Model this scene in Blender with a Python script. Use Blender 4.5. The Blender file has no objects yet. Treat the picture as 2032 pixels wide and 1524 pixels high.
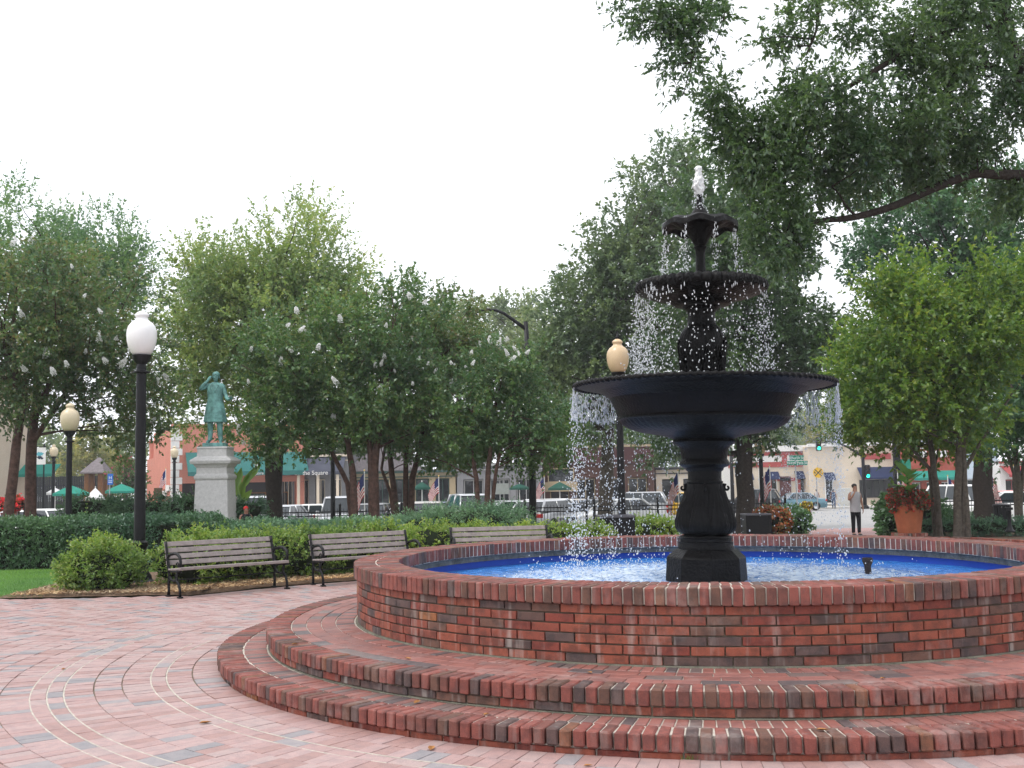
import bpy, bmesh, math, random
import numpy as np
from mathutils import Vector, Matrix, noise as mnoise

# ------------------------------------------------------------------ camera, sky, sun, exposure
S = bpy.context.scene
COL = S.collection
R = math.radians
FPX, PITCH, ROLL, EYE = 2158.7, 0.0872, -0.0191, 1.66      # focal length in px of a 2032 px wide frame
cam_d = bpy.data.cameras.new('camera'); cam = bpy.data.objects.new('camera', cam_d); COL.objects.link(cam)
cam_d.sensor_width = 36; cam_d.lens = 36 * FPX / 2032; cam_d.clip_start = 0.1; cam_d.clip_end = 2000
cam.matrix_world = Matrix.Translation((0, 0, EYE)) @ Matrix.Rotation(math.pi/2 + PITCH, 4, 'X') @ Matrix.Rotation(ROLL, 4, 'Z')
S.camera = cam
SUN_EL, SUN_AZ = R(58), R(-50)
w = bpy.data.worlds.new('World'); S.world = w; w.use_nodes = True
nt = w.node_tree; nt.nodes.clear()
sky = nt.nodes.new('ShaderNodeTexSky'); sky.sky_type = 'NISHITA'; sky.sun_disc = False
sky.sun_elevation = SUN_EL; sky.sun_rotation = SUN_AZ; sky.dust_density = 6; sky.air_density = 1.0
mixn = nt.nodes.new('ShaderNodeMix'); mixn.data_type = 'RGBA'; mixn.inputs[0].default_value = 0.88
mixn.inputs[7].default_value = (10.0, 10.2, 10.7, 1)            # even white cloud deck
bg = nt.nodes.new('ShaderNodeBackground'); bg.inputs[1].default_value = 0.125
wo = nt.nodes.new('ShaderNodeOutputWorld')
nt.links.new(sky.outputs[0], mixn.inputs[6]); nt.links.new(mixn.outputs[2], bg.inputs[0]); nt.links.new(bg.outputs[0], wo.inputs[0])
sl = bpy.data.lights.new('sun', 'SUN'); sl.energy = 1.5; sl.angle = R(14); sl.color = (1, .96, .9)
sun = bpy.data.objects.new('sun', sl); COL.objects.link(sun)
sd = Vector((math.sin(SUN_AZ)*math.cos(SUN_EL), -math.cos(SUN_AZ)*math.cos(SUN_EL)*0.6, math.sin(SUN_EL)))
sun.rotation_euler = sd.to_track_quat('Z', 'Y').to_euler()
sky.sun_rotation = math.atan2(sd.x, sd.y)
S.view_settings.view_transform = 'Standard'; S.view_settings.look = 'None'
S.view_settings.exposure = 0.34; S.view_settings.gamma = 1
S.render.engine = 'CYCLES'
S.cycles.max_bounces = 6; S.cycles.diffuse_bounces = 4; S.cycles.glossy_bounces = 3
S.cycles.transmission_bounces = 4; S.cycles.transparent_max_bounces = 6
S.cycles.use_denoising = True
S.cycles.caustics_reflective = False; S.cycles.caustics_refractive = False

HAZE = .0007
# ------------------------------------------------------------------ helpers
rnd = random.Random(7)
rng = np.random.default_rng(11)
cP, sP, cR, sR = math.cos(PITCH), math.sin(PITCH), math.cos(ROLL), math.sin(ROLL)

def gz(y):
    """height of the sloping square at distance y"""
    if y < 20: return 0.0
    if y < 40: return -0.0275*(y-20)
    if y < 100: return -0.55 - 0.016*(y-40)
    return -1.51

def at(px, d, z=None):
    """point at distance d seen in photograph column px (z: height, default the ground)"""
    if z is None: z = gz(d)
    h = z - EYE
    yc = d*cP + h*sP; zc = -d*sP + h*cP
    v = -zc/yc
    u = ((px-1016)/FPX + v*sR)/cR
    return Vector((u*yc, d, z))

def zat(px, py, d):
    """height at distance d seen in photograph pixel px,py"""
    a, b = (px-1016)/FPX, (py-762)/FPX
    u, v = a*cR + b*sR, -a*sR + b*cR
    dy = cP + v*sP; dz = sP - v*cP
    return EYE + dz*d/dy

def pt(px, py, d):
    return at(px, d, zat(px, py, d))

class MB:
    def __init__(s): s.v, s.f, s.m = [], [], []
    def add(s, vs, fs, mi=0):
        o = len(s.v); s.v += [tuple(p) for p in vs]; s.f += [tuple(i+o for i in f) for f in fs]; s.m += [mi]*len(fs); return s
    def box(s, c, d, rot=None, mi=0):
        x, y, z = d[0]/2, d[1]/2, d[2]/2
        vs = [Vector((i*x, j*y, k*z)) for k in (-1, 1) for j in (-1, 1) for i in (-1, 1)]
        if rot is not None:
            if not isinstance(rot, Matrix): rot = Matrix.Rotation(rot, 3, 'Z')
            vs = [rot @ p for p in vs]
        c = Vector(c)
        return s.add([p+c for p in vs], [(0,2,3,1),(4,5,7,6),(0,1,5,4),(2,6,7,3),(0,4,6,2),(1,3,7,5)], mi)
    def tube(s, pts, rad, n=8, cap=True, mi=0):
        pts = [Vector(p) for p in pts]; k = len(pts)
        if not hasattr(rad, '__len__'): rad = [rad]*k
        vs, prev = [], None
        for i, p in enumerate(pts):
            t = (pts[min(i+1, k-1)] - pts[max(i-1, 0)])
            t = t.normalized() if t.length > 1e-9 else Vector((0, 0, 1))
            a = prev if prev is not None else (Vector((0, 1, 0)) if abs(t.y) < .9 else Vector((1, 0, 0)))
            a = (a - t*a.dot(t)).normalized(); prev = a; b = t.cross(a)
            for j in range(n):
                th = 2*math.pi*j/n; vs.append(p + (a*math.cos(th) + b*math.sin(th))*rad[i])
        fs = [(i*n+j, i*n+(j+1) % n, (i+1)*n+(j+1) % n, (i+1)*n+j) for i in range(k-1) for j in range(n)]
        if cap: fs += [tuple(range(n-1, -1, -1)), tuple((k-1)*n+j for j in range(n))]
        return s.add(vs, fs, mi)
    def lathe(s, prof, n=32, c=(0, 0, 0), mod=None, mi=0, phase=0.0):
        vs = []
        for i, (r, z) in enumerate(prof):
            for j in range(n):
                th = 2*math.pi*j/n + phase; rr, zz = (r, z) if mod is None else mod(i, th, r, z)
                vs.append((c[0]+rr*math.cos(th), c[1]+rr*math.sin(th), c[2]+zz))
        k = len(prof)
        fs = [(i*n+j, i*n+(j+1) % n, (i+1)*n+(j+1) % n, (i+1)*n+j) for i in range(k-1) for j in range(n)]
        if prof[0][0] > 1e-4: fs.append(tuple(range(n-1, -1, -1)))
        if prof[-1][0] > 1e-4: fs.append(tuple((k-1)*n+j for j in range(n)))
        return s.add(vs, fs, mi)
    def prism(s, poly, y0, y1, mi=0):
        """poly of (x,z) extruded along y"""
        n = len(poly)
        vs = [(x, y0, z) for x, z in poly] + [(x, y1, z) for x, z in poly]
        fs = [tuple(range(n)), tuple(range(2*n-1, n-1, -1))] + [(i, n+i, n+(i+1) % n, (i+1) % n) for i in range(n)]
        return s.add(vs, fs, mi)
    def slab(s, poly, z0, z1, mi=0):
        """poly of (x,y) extruded along z"""
        n = len(poly)
        vs = [(x, y, z0) for x, y in poly] + [(x, y, z1) for x, y in poly]
        fs = [tuple(range(n-1, -1, -1)), tuple(range(n, 2*n))] + [(i, (i+1) % n, n+(i+1) % n, n+i) for i in range(n)]
        return s.add(vs, fs, mi)
    def blob(s, c, r, sub=2, amp=.15, fr=2.0, mi=0, seed=0):
        bm = bmesh.new(); bmesh.ops.create_icosphere(bm, subdivisions=sub, radius=1)
        c = Vector(c); r = Vector(r) if hasattr(r, '__len__') else Vector((r, r, r))
        vs = []
        for v in bm.verts:
            k = 1 + amp*mnoise.noise(v.co*fr + Vector((seed*7.1, seed*3.3, 0)))
            vs.append(c + Vector((v.co.x*r.x, v.co.y*r.y, v.co.z*r.z))*k)
        fs = [tuple(x.index for x in f.verts) for f in bm.faces]; bm.free()
        return s.add(vs, fs, mi)
    def mesh(s, name, mats, smooth=False):
        me = bpy.data.meshes.new(name); me.from_pydata(s.v, [], s.f)
        for m in (mats if isinstance(mats, (list, tuple)) else [mats]): me.materials.append(m)
        if any(s.m): me.polygons.foreach_set('material_index', s.m)
        if smooth: me.polygons.foreach_set('use_smooth', [True]*len(me.polygons))
        bm = bmesh.new(); bm.from_mesh(me); bmesh.ops.recalc_face_normals(bm, faces=bm.faces); bm.to_mesh(me); bm.free()
        if smooth == 'auto': me.set_sharp_from_angle(angle=R(38))
        me.update(); return me
    def build(s, name, mats, parent=None, smooth=False, world=False, bevel=0):
        if world and parent is not None:
            o = parent.location; s.v = [(p[0]-o.x, p[1]-o.y, p[2]-o.z) for p in s.v]
        me = s.mesh(name, mats, smooth)
        if bevel:
            bm = bmesh.new(); bm.from_mesh(me)
            bmesh.ops.bevel(bm, geom=[e for e in bm.edges if len(e.link_faces) == 2 and e.calc_face_angle(0) > .6], offset=bevel, segments=1, affect='EDGES')
            bm.to_mesh(me); bm.free()
        return link(name, me, parent)

def link(name, me, parent=None, loc=None, rz=None):
    o = bpy.data.objects.new(name, me); COL.objects.link(o)
    if parent is not None: o.parent = parent
    if loc is not None: o.location = loc
    if rz is not None: o.rotation_euler = (0, 0, rz)
    return o

def tag(o, label, cat, group=None, kind=None):
    if label: o['label'] = label
    if cat: o['category'] = cat
    if group: o['group'] = group
    if kind: o['kind'] = kind
    return o

def thing(name, label, cat, loc=(0, 0, 0), rz=0, group=None):
    o = bpy.data.objects.new(name, None); COL.objects.link(o)
    o.empty_display_size = .2; o.location = loc; o.rotation_euler = (0, 0, rz)
    return tag(o, label, cat, group)

def struct(o): o['kind'] = 'structure'; return o
def stuff(o): o['kind'] = 'stuff'; return o

def copy_tree(o, parent=None):
    c = o.copy(); COL.objects.link(c); c.parent = parent
    for ch in list(o.children): copy_tree(ch, c)
    return c

# ------------------------------------------------------------------ materials
MATS = {}
def nmat(name):
    m = bpy.data.materials.new(name); m.use_nodes = True; t = m.node_tree
    b = t.nodes['Principled BSDF']; return m, t, b

def mat(name, col, rough=.6, metal=0., spec=.4, var=.12, scale=6., bump=0., bscale=40., emit=None, es=0, coat=0., trans=0.):
    """plain painted / stone / metal surface with worn colour variation and fine relief"""
    if name in MATS: return MATS[name]
    m, t, b = nmat(name)
    b.inputs['Roughness'].default_value = rough; b.inputs['Metallic'].default_value = metal
    b.inputs['Specular IOR Level'].default_value = spec
    if coat: b.inputs['Coat Weight'].default_value = coat; b.inputs['Coat Roughness'].default_value = .08
    if trans: b.inputs['Transmission Weight'].default_value = trans
    tc = t.nodes.new('ShaderNodeTexCoord')
    if var:
        n = t.nodes.new('ShaderNodeTexNoise'); n.inputs['Scale'].default_value = scale; n.inputs['Detail'].default_value = 6; n.inputs['Roughness'].default_value = .65
        t.links.new(tc.outputs['Object'], n.inputs[0])
        r = t.nodes.new('ShaderNodeValToRGB'); e = r.color_ramp.elements
        e[0].position, e[1].position = .3, .72
        e[0].color = tuple(c*(1-var) for c in col)+(1,); e[1].color = tuple(min(1, c*(1+var)) for c in col)+(1,)
        t.links.new(n.outputs[0], r.inputs[0]); t.links.new(r.outputs[0], b.inputs['Base Color'])
    else: b.inputs['Base Color'].default_value = tuple(col)+(1,)
    if bump:
        n2 = t.nodes.new('ShaderNodeTexNoise'); n2.inputs['Scale'].default_value = bscale; n2.inputs['Detail'].default_value = 5
        t.links.new(tc.outputs['Object'], n2.inputs[0])
        bp = t.nodes.new('ShaderNodeBump'); bp.inputs['Strength'].default_value = bump; bp.inputs['Distance'].default_value = .02
        t.links.new(n2.outputs[0], bp.inputs['Height']); t.links.new(bp.outputs[0], b.inputs['Normal'])
    if emit:
        b.inputs['Emission Color'].default_value = tuple(emit)+(1,); b.inputs['Emission Strength'].default_value = es
    MATS[name] = m; return m

def ramp(t, stops, const=False):
    r = t.nodes.new('ShaderNodeValToRGB'); cr = r.color_ramp
    if const: cr.interpolation = 'CONSTANT'
    while len(cr.elements) < len(stops): cr.elements.new(.5)
    for e, (p, c) in zip(cr.elements, stops): e.position = p; e.color = tuple(c)+(1,)
    return r

def brickmat(name, stops, island=False, rough=.75, grime=.35, flash=.5, spec=.3, drip=0.):
    """fired clay: one tone per brick, darker flashed ends, speckle, whitish lime bloom"""
    m, t, b = nmat(name); b.inputs['Roughness'].default_value = rough; b.inputs['Specular IOR Level'].default_value = spec
    if island:
        g = t.nodes.new('ShaderNodeNewGeometry'); fac = g.outputs['Random Per Island']
    else:
        g = t.nodes.new('ShaderNodeObjectInfo'); fac = g.outputs['Random']
    r = ramp(t, stops, True); t.links.new(fac, r.inputs[0])
    tc = t.nodes.new('ShaderNodeTexCoord')
    geo = t.nodes.new('ShaderNodeNewGeometry')
    off = t.nodes.new('ShaderNodeVectorMath'); off.operation = 'ADD'
    t.links.new(geo.outputs['Position'], off.inputs[0])
    n = t.nodes.new('ShaderNodeTexNoise'); n.inputs['Scale'].default_value = 11; n.inputs['Detail'].default_value = 6; n.inputs['Roughness'].default_value = .62
    t.links.new(off.outputs[0], n.inputs[0])
    r2 = ramp(t, [(.44, (1, 1, 1)), (.60, (1-flash, 1-flash*.8, 1-flash*.65))]); t.links.new(n.outputs[0], r2.inputs[0])
    mx = t.nodes.new('ShaderNodeMix'); mx.data_type = 'RGBA'; mx.blend_type = 'MULTIPLY'; mx.inputs[0].default_value = .8
    t.links.new(r.outputs[0], mx.inputs[6]); t.links.new(r2.outputs[0], mx.inputs[7])
    n3 = t.nodes.new('ShaderNodeTexNoise'); n3.inputs['Scale'].default_value = 160; n3.inputs['Detail'].default_value = 3
    t.links.new(off.outputs[0], n3.inputs[0])
    r3 = ramp(t, [(.35, (.72, .72, .72)), (.65, (1.12, 1.1, 1.1))]); t.links.new(n3.outputs[0], r3.inputs[0])
    mx2 = t.nodes.new('ShaderNodeMix'); mx2.data_type = 'RGBA'; mx2.blend_type = 'MULTIPLY'; mx2.inputs[0].default_value = .7
    t.links.new(mx.outputs[2], mx2.inputs[6]); t.links.new(r3.outputs[0], mx2.inputs[7])
    n4 = t.nodes.new('ShaderNodeTexNoise'); n4.inputs['Scale'].default_value = 2.2; n4.inputs['Detail'].default_value = 8; n4.inputs['Roughness'].default_value = .7
    t.links.new(off.outputs[0], n4.inputs[0])
    r4 = ramp(t, [(.55, (0, 0, 0)), (.78, (1, 1, 1))]); t.links.new(n4.outputs[0], r4.inputs[0])
    ml = t.nodes.new('ShaderNodeMath'); ml.operation = 'MULTIPLY'; ml.inputs[1].default_value = grime
    t.links.new(r4.outputs[0], ml.inputs[0])
    mx3 = t.nodes.new('ShaderNodeMix'); mx3.data_type = 'RGBA'; mx3.inputs[7].default_value = (.42, .38, .36, 1)
    t.links.new(ml.outputs[0], mx3.inputs[0]); t.links.new(mx2.outputs[2], mx3.inputs[6]); t.links.new(mx3.outputs[2], b.inputs['Base Color'])
    if drip:      # lime bloom that has run down the face
        vm = t.nodes.new('ShaderNodeVectorMath'); vm.operation = 'MULTIPLY'; vm.inputs[1].default_value = (16, 16, 1.6); t.links.new(geo.outputs['Position'], vm.inputs[0])
        nd = t.nodes.new('ShaderNodeTexNoise'); nd.inputs['Scale'].default_value = 1; nd.inputs['Detail'].default_value = 4; t.links.new(vm.outputs[0], nd.inputs[0])
        rd = ramp(t, [(.56, (0, 0, 0)), (.74, (drip, drip, drip))]); t.links.new(nd.outputs[0], rd.inputs[0])
        mx4 = t.nodes.new('ShaderNodeMix'); mx4.data_type = 'RGBA'; mx4.inputs[7].default_value = (.46, .43, .40, 1)
        t.links.new(rd.outputs[0], mx4.inputs[0]); t.links.new(mx3.outputs[2], mx4.inputs[6]); t.links.new(mx4.outputs[2], b.inputs['Base Color'])
    bp = t.nodes.new('ShaderNodeBump'); bp.inputs['Strength'].default_value = .35; bp.inputs['Distance'].default_value = .004
    n5 = t.nodes.new('ShaderNodeTexNoise'); n5.inputs['Scale'].default_value = 90; n5.inputs['Detail'].default_value = 4
    t.links.new(off.outputs[0], n5.inputs[0]); t.links.new(n5.outputs[0], bp.inputs['Height']); t.links.new(bp.outputs[0], b.inputs['Normal'])
    return m

LEAFGAIN = 1.75
def leafmat(name, cols, trans=.35, rough=.45, gloss=.08):
    """leaves: one tone per leaf, light shining through, faint sheen"""
    m = bpy.data.materials.new(name); m.use_nodes = True; t = m.node_tree; t.nodes.clear()
    g = t.nodes.new('ShaderNodeNewGeometry')
    cols = [tuple(q*LEAFGAIN for q in c) for c in cols]
    k = len(cols); r = ramp(t, [(i/max(1, k-1), c) for i, c in enumerate(cols)])
    t.links.new(g.outputs['Random Per Island'], r.inputs[0])
    n = t.nodes.new('ShaderNodeTexNoise'); n.inputs['Scale'].default_value = .55; n.inputs['Detail'].default_value = 3
    t.links.new(g.outputs['Position'], n.inputs[0])
    r2 = ramp(t, [(.36, (.72, .80, .85)), (.64, (1.22, 1.16, .95))]); t.links.new(n.outputs[0], r2.inputs[0])
    mx = t.nodes.new('ShaderNodeMix'); mx.data_type = 'RGBA'; mx.blend_type = 'MULTIPLY'; mx.inputs[0].default_value = 1
    t.links.new(r.outputs[0], mx.inputs[6]); t.links.new(r2.outputs[0], mx.inputs[7])
    d = t.nodes.new('ShaderNodeBsdfDiffuse'); tr = t.nodes.new('ShaderNodeBsdfTranslucent'); gl = t.nodes.new('ShaderNodeBsdfGlossy')
    gl.inputs['Roughness'].default_value = rough; gl.inputs['Color'].default_value = (.9, .95, 1, 1)
    hs = t.nodes.new('ShaderNodeHueSaturation'); hs.inputs['Hue'].default_value = .485; hs.inputs['Value'].default_value = 1.5
    t.links.new(mx.outputs[2], d.inputs[0]); t.links.new(mx.outputs[2], hs.inputs['Color']); t.links.new(hs.outputs[0], tr.inputs[0])
    m1 = t.nodes.new('ShaderNodeMixShader'); m1.inputs[0].default_value = trans+.06
    t.links.new(d.outputs[0], m1.inputs[1]); t.links.new(tr.outputs[0], m1.inputs[2])
    m2 = t.nodes.new('ShaderNodeMixShader'); m2.inputs[0].default_value = gloss
    t.links.new(m1.outputs[0], m2.inputs[1]); t.links.new(gl.outputs[0], m2.inputs[2])
    o = t.nodes.new('ShaderNodeOutputMaterial'); t.links.new(m2.outputs[0], o.inputs[0])
    return m

BLACK_IRON = mat('black_iron', (.008, .008, .010), .4, .1, .22, .35, 18, .25, 60)
FOUNTAIN_IRON = mat('fountain_iron', (.0060, .0056, .0060), .38, 0, .10, .5, 9, .5, 35)
MORTAR = mat('mortar', (.52, .48, .42), .95, 0, .1, .25, 9, .6, 120)
MORTAR_DARK = mat('mortar_dirty', (.20, .165, .125), .95, 0, .1, .35, 7, .6, 120)
GLASS_DARK = mat('window_glass', (.012, .015, .018), .06, 0, .6, .3, .8)
CHROME = mat('chrome', (.6, .6, .62), .15, 1, .5, 0)
TYRE = mat('tyre_rubber', (.012, .012, .012), .85, 0, .2, .2, 20)
RED_LENS = mat('red_lens', (.45, .01, .01), .2, 0, .6, 0)
WHITE_PAINT = mat('white_paint', (.75, .74, .72), .6, 0, .3, .08, 3)
BARK = mat('bark', (.038, .030, .026), .95, 0, .1, .45, 14, .9, 26)
BARK_GREY = mat('bark_grey', (.10, .085, .07), .95, 0, .1, .45, 12, .9, 22)
BARK_MYRTLE = mat('myrtle_bark', (.098, .055, .043), .75, 0, .2, .6, 9, .6, 16)
# ------------------------------------------------------------------ the setting: ground, road, plaza, lawn
FX, FY = 1.942, 11.254                                     # centre of the round fountain
PHC = math.atan2(-FY, -FX)                                 # direction from the fountain towards the viewer
def strip(name, m, xa, xb, ys, dz):
    b = MB()
    for i, y in enumerate(ys):
        b.v += [(xa(y), y, gz(y)+dz), (xb(y), y, gz(y)+dz)]
        if i: b.f.append((2*i-2, 2*i-1, 2*i+1, 2*i)); b.m.append(0)
    return struct(b.build(name, m))
EARTH = mat('earth', (.10, .105, .05), .95, 0, .1, .4, .6, .6, 9)
strip('ground', EARTH, lambda y: -240, lambda y: 240, [-30, 20, 40, 100, 260], -.05)
ASPHALT = mat('asphalt', (.34, .335, .33), .9, 0, .2, .16, 1.2, .4, 60)
CONCRETE = mat('concrete', (.52, .50, .47), .9, 0, .15, .12, 2, .3, 40)
strip('road', ASPHALT, lambda y: -90, lambda y: 95, [46, 60, 74], -.03)
strip('road_crossing', ASPHALT, lambda y: 9.5, lambda y: 95, [74.02, 85, 97], -.03)
b = MB()
for x0, x1, y0, y1 in ((-90, 9.4, 74.05, 79.5), (9.5, 95, 97.05, 102)):
    b.slab([(x0, y0), (x1, y0), (x1, y1), (x0, y1)], gz(y0)-.2, gz(y0)+.10)
struct(b.build('pavement', CONCRETE))
# far brick path towards the crossing, brick pattern in the material (too far off to pick the bricks apart)
m, t, bs = nmat('far_brick_paving'); bs.inputs['Roughness'].default_value = .85
tc = t.nodes.new('ShaderNodeTexCoord'); br = t.nodes.new('ShaderNodeTexBrick')
br.inputs['Color1'].default_value = (.40, .20, .18, 1); br.inputs['Color2'].default_value = (.30, .24, .26, 1); br.inputs['Mortar'].default_value = (.40, .34, .30, 1)
br.inputs['Scale'].default_value = 1; br.inputs['Mortar Size'].default_value = .006; br.inputs['Brick Width'].default_value = .24; br.inputs['Row Height'].default_value = .12; br.inputs['Bias'].default_value = -.4
t.links.new(tc.outputs['Object'], br.inputs[0]); t.links.new(br.outputs[0], bs.inputs['Base Color'])
FARBRICK = m
strip('path', FARBRICK, lambda y: at(1560+(y-24)*2.1, y).x, lambda y: at(1768-(y-24)*.9, y).x, [18, 20, 26, 32, 38, 40, 45.9], -.012)
b = MB()
n = 96
b.v = [(FX + 8.72*math.cos(2*math.pi*i/n), FY + 8.72*math.sin(2*math.pi*i/n), -.008) for i in range(n)]
b.f = [tuple(range(n))]; b.m = [0]
PLAZA = struct(b.build('plaza', MORTAR_DARK))
b = MB().add([(-30, -8, -.012), (40, -8, -.012), (40, 16.66, -.012), (-30, 16.66, -.012)], [(0, 1, 2, 3)])
struct(b.build('plaza_bed', MORTAR_DARK))

# mulch bed and lawn
m, t, bs = nmat('mulch'); bs.inputs['Roughness'].default_value = 1
tc = t.nodes.new('ShaderNodeTexCoord')
n1 = t.nodes.new('ShaderNodeTexNoise'); n1.inputs['Scale'].default_value = 26; n1.inputs['Detail'].default_value = 8; n1.inputs['Roughness'].default_value = .75; n1.inputs['Distortion'].default_value = 1.4
t.links.new(tc.outputs['Object'], n1.inputs[0])
r1 = ramp(t, [(.32, (.05, .030, .018)), (.5, (.17, .105, .062)), (.7, (.33, .23, .15))]); t.links.new(n1.outputs[0], r1.inputs[0]); t.links.new(r1.outputs[0], bs.inputs['Base Color'])
bp = t.nodes.new('ShaderNodeBump'); bp.inputs['Strength'].default_value = 1; bp.inputs['Distance'].default_value = .04; t.links.new(n1.outputs[0], bp.inputs['Height']); t.links.new(bp.outputs[0], bs.inputs['Normal'])
MULCH = m
b = MB(); N = 60
a0, a1 = math.atan2(16.66-FY, -5.05-FX), R(20)
arc = [(FX+8.72*math.cos(a0+(a1-a0)*i/N), FY+8.72*math.sin(a0+(a1-a0)*i/N)) for i in range(N+1)]
for i, (x, y) in enumerate(arc):
    k = 14.5/8.72 if i else 1.6
    ox, oy = max(-6.7, FX+(x-FX)*k), min(FY+(y-FY)*k, 24.5)
    for q in range(7):
        s_ = q/6; xx, yy = x+(ox-x)*s_, y+(oy-y)*s_
        b.v.append((xx, yy, gz(yy)+.012+.05*min(1, s_*5)+.02*mnoise.noise(Vector((xx*2.3, yy*2.3, 0)))))
    if i:
        for q in range(6): b.f.append(((i-1)*7+q, (i-1)*7+q+1, i*7+q+1, i*7+q)); b.m.append(0)
struct(b.build('mulch_bed', MULCH, smooth=True))
b = MB(); nx, ny = 16, 14
for j in range(ny+1):
    for i in range(nx+1):
        x = -8.0 + i*(3.2)/nx; x = x if i < nx else x + .02*rnd.uniform(-1, 1)
        y = 16.68 + (3.9)*j/ny + (.05*mnoise.noise(Vector((x*3, 5, 0))) if j == 0 else 0)
        h = .05 + .05*mnoise.noise(Vector((x*1.5, y*1.5, 3)))
        edge = min(1, i/3)*min(1, j/2+.15)
        b.v.append((x, y, .006+max(0, h)*edge))
for j in range(ny):
    for i in range(nx): b.f.append((j*(nx+1)+i, j*(nx+1)+i+1, (j+1)*(nx+1)+i+1, (j+1)*(nx+1)+i)); b.m.append(0)
struct(b.build('mulch_mound', MULCH, smooth=True))
GRASS = mat('grass', (.085, .185, .042), .9, 0, .2, .3, 1.3, .9, 55)
b = MB().add([(-26, 16.70, .001), (-7.2, 16.70, .001), (-7.6, 18.5, .001), (-7.0, 20, .001), (-7.0, 24, -.10), (-26, 24, -.10), (-26, 20, .001)], [(0, 1, 2, 3, 6), (3, 4, 5, 6)])
struct(b.build('lawn', GRASS))
# blades of the lawn and stray straws of the mulch
def blades(name, m, pts, h, wd, tilt):
    n = len(pts); a = rng.uniform(0, 2*np.pi, n); hh = h*rng.uniform(.5, 1.2, n)
    d = np.stack([np.cos(a), np.sin(a), np.zeros(n)], 1); la = rng.uniform(0, 2*np.pi, n)
    lean = np.stack([np.cos(la), np.sin(la), np.zeros(n)], 1)*tilt*hh[:, None]
    v = np.empty((n, 3, 3)); v[:, 0] = pts-d*wd; v[:, 1] = pts+d*wd; v[:, 2] = pts+lean+np.array([0, 0, 1])*hh[:, None]
    return stuff(link(name, npmesh(name, v.reshape(-1, 3), 3, m)))
def npmesh(name, verts, k, m):
    """mesh of separate k-sided faces from an array of corners"""
    nv = len(verts); nf = nv//k
    me = bpy.data.meshes.new(name); me.vertices.add(nv); me.vertices.foreach_set('co', np.ascontiguousarray(verts, dtype=np.float32).ravel())
    me.loops.add(nv); me.loops.foreach_set('vertex_index', np.arange(nv, dtype=np.int32))
    me.polygons.add(nf); me.polygons.foreach_set('loop_start', np.arange(0, nv, k, dtype=np.int32))
    me.materials.append(m); me.update(calc_edges=True); return me
GBL = leafmat('grass_blade', [(.055, .125, .026), (.075, .16, .034), (.095, .175, .042)], .3, .5, .02)
p = np.stack([rng.uniform(-12, -7.15, 26000), rng.uniform(16.72, 23.6, 26000), np.zeros(26000)], 1)
p[:, 2] = np.where(p[:, 1] > 20, -.0255*(p[:, 1]-20), 0)
tag(blades('lawn_grass', GBL, p, .05, .004, .5), 'short mown green grass of the lawn beside the brick plaza', 'grass')
STRAW = leafmat('straw', [(.30, .20, .12), (.20, .12, .07), (.42, .32, .2)], .1, .7, .02)
th = rng.uniform(R(95), R(150), 5200); rr = 8.78 + rng.uniform(0, 1.5, 5200)**1.6
p = np.stack([FX+rr*np.cos(th), FY+rr*np.sin(th), np.full(5200, .06)], 1)
p = p[(p[:, 1] > 16.7)]
p2 = np.stack([rng.uniform(-7.7, -4.9, 3000), rng.uniform(16.74, 18.6, 3000), np.full(3000, .05)], 1)
tag(blades('pine_straw', STRAW, np.concatenate([p, p2]), .03, .02, 3.0), 'loose brown pine straw scattered over the planting bed', 'straw')

# ------------------------------------------------------------------ bricks
RED, RED2, BRN, PUR, ORG = (.285, .083, .052), (.25, .071, .048), (.155, .080, .060), (.115, .074, .068), (.30, .12, .052)
WALLB = brickmat('wall_brick', [(0, RED), (.30, RED2), (.58, (.22, .055, .04)), (.70, PUR), (.82, BRN), (.93, (.12, .072, .062)), (.985, ORG)], drip=.45)
CAPB = brickmat('cap_brick', [(0, (.26, .085, .068)), (.28, (.225, .072, .058)), (.50, (.185, .072, .058)), (.70, BRN), (.88, PUR), (.97, (.22, .095, .058))], grime=.45, flash=.45, drip=.18)
TREADB = brickmat('tread_brick', [(0, (.31, .13, .11)), (.3, (.28, .11, .09)), (.62, (.24, .105, .09)), (.8, (.17, .12, .11)), (.92, (.11, .085, .085))], grime=.5, flash=.3, rough=.5, spec=.5)
PAVB = brickmat('paver', [(0, (.41, .265, .25)), (.28, (.44, .30, .285)), (.5, (.37, .225, .205)), (.7, (.42, .305, .29)), (.87, (.32, .285, .29)), (.955, (.27, .25, .26))], grime=.25, flash=.2, rough=.5, spec=.5)
PAVB_I = brickmat('paver_field', [(0, (.41, .265, .25)), (.28, (.44, .30, .285)), (.5, (.37, .225, .205)), (.7, (.42, .305, .29)), (.87, (.32, .285, .29)), (.955, (.27, .25, .26))], island=True, grime=.25, flash=.2, rough=.5, spec=.5)
def brick_mesh(name, dx, dy, dz, m, bev):
    """x radial, y tangential, z up; chamfered and slightly worn"""
    bm = bmesh.new(); bmesh.ops.create_cube(bm, size=1)
    for v in bm.verts: v.co = Vector((v.co.x*dx, v.co.y*dy, v.co.z*dz))
    bmesh.ops.bevel(bm, geom=bm.edges[:], offset=bev, segments=1, affect='EDGES')
    for v in bm.verts: v.co += Vector((rnd.uniform(-1, 1), rnd.uniform(-1, 1), rnd.uniform(-1, 1)))*bev*.3
    me = bpy.data.meshes.new(name); bm.to_mesh(me); bm.free(); me.materials.append(m); return me
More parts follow.
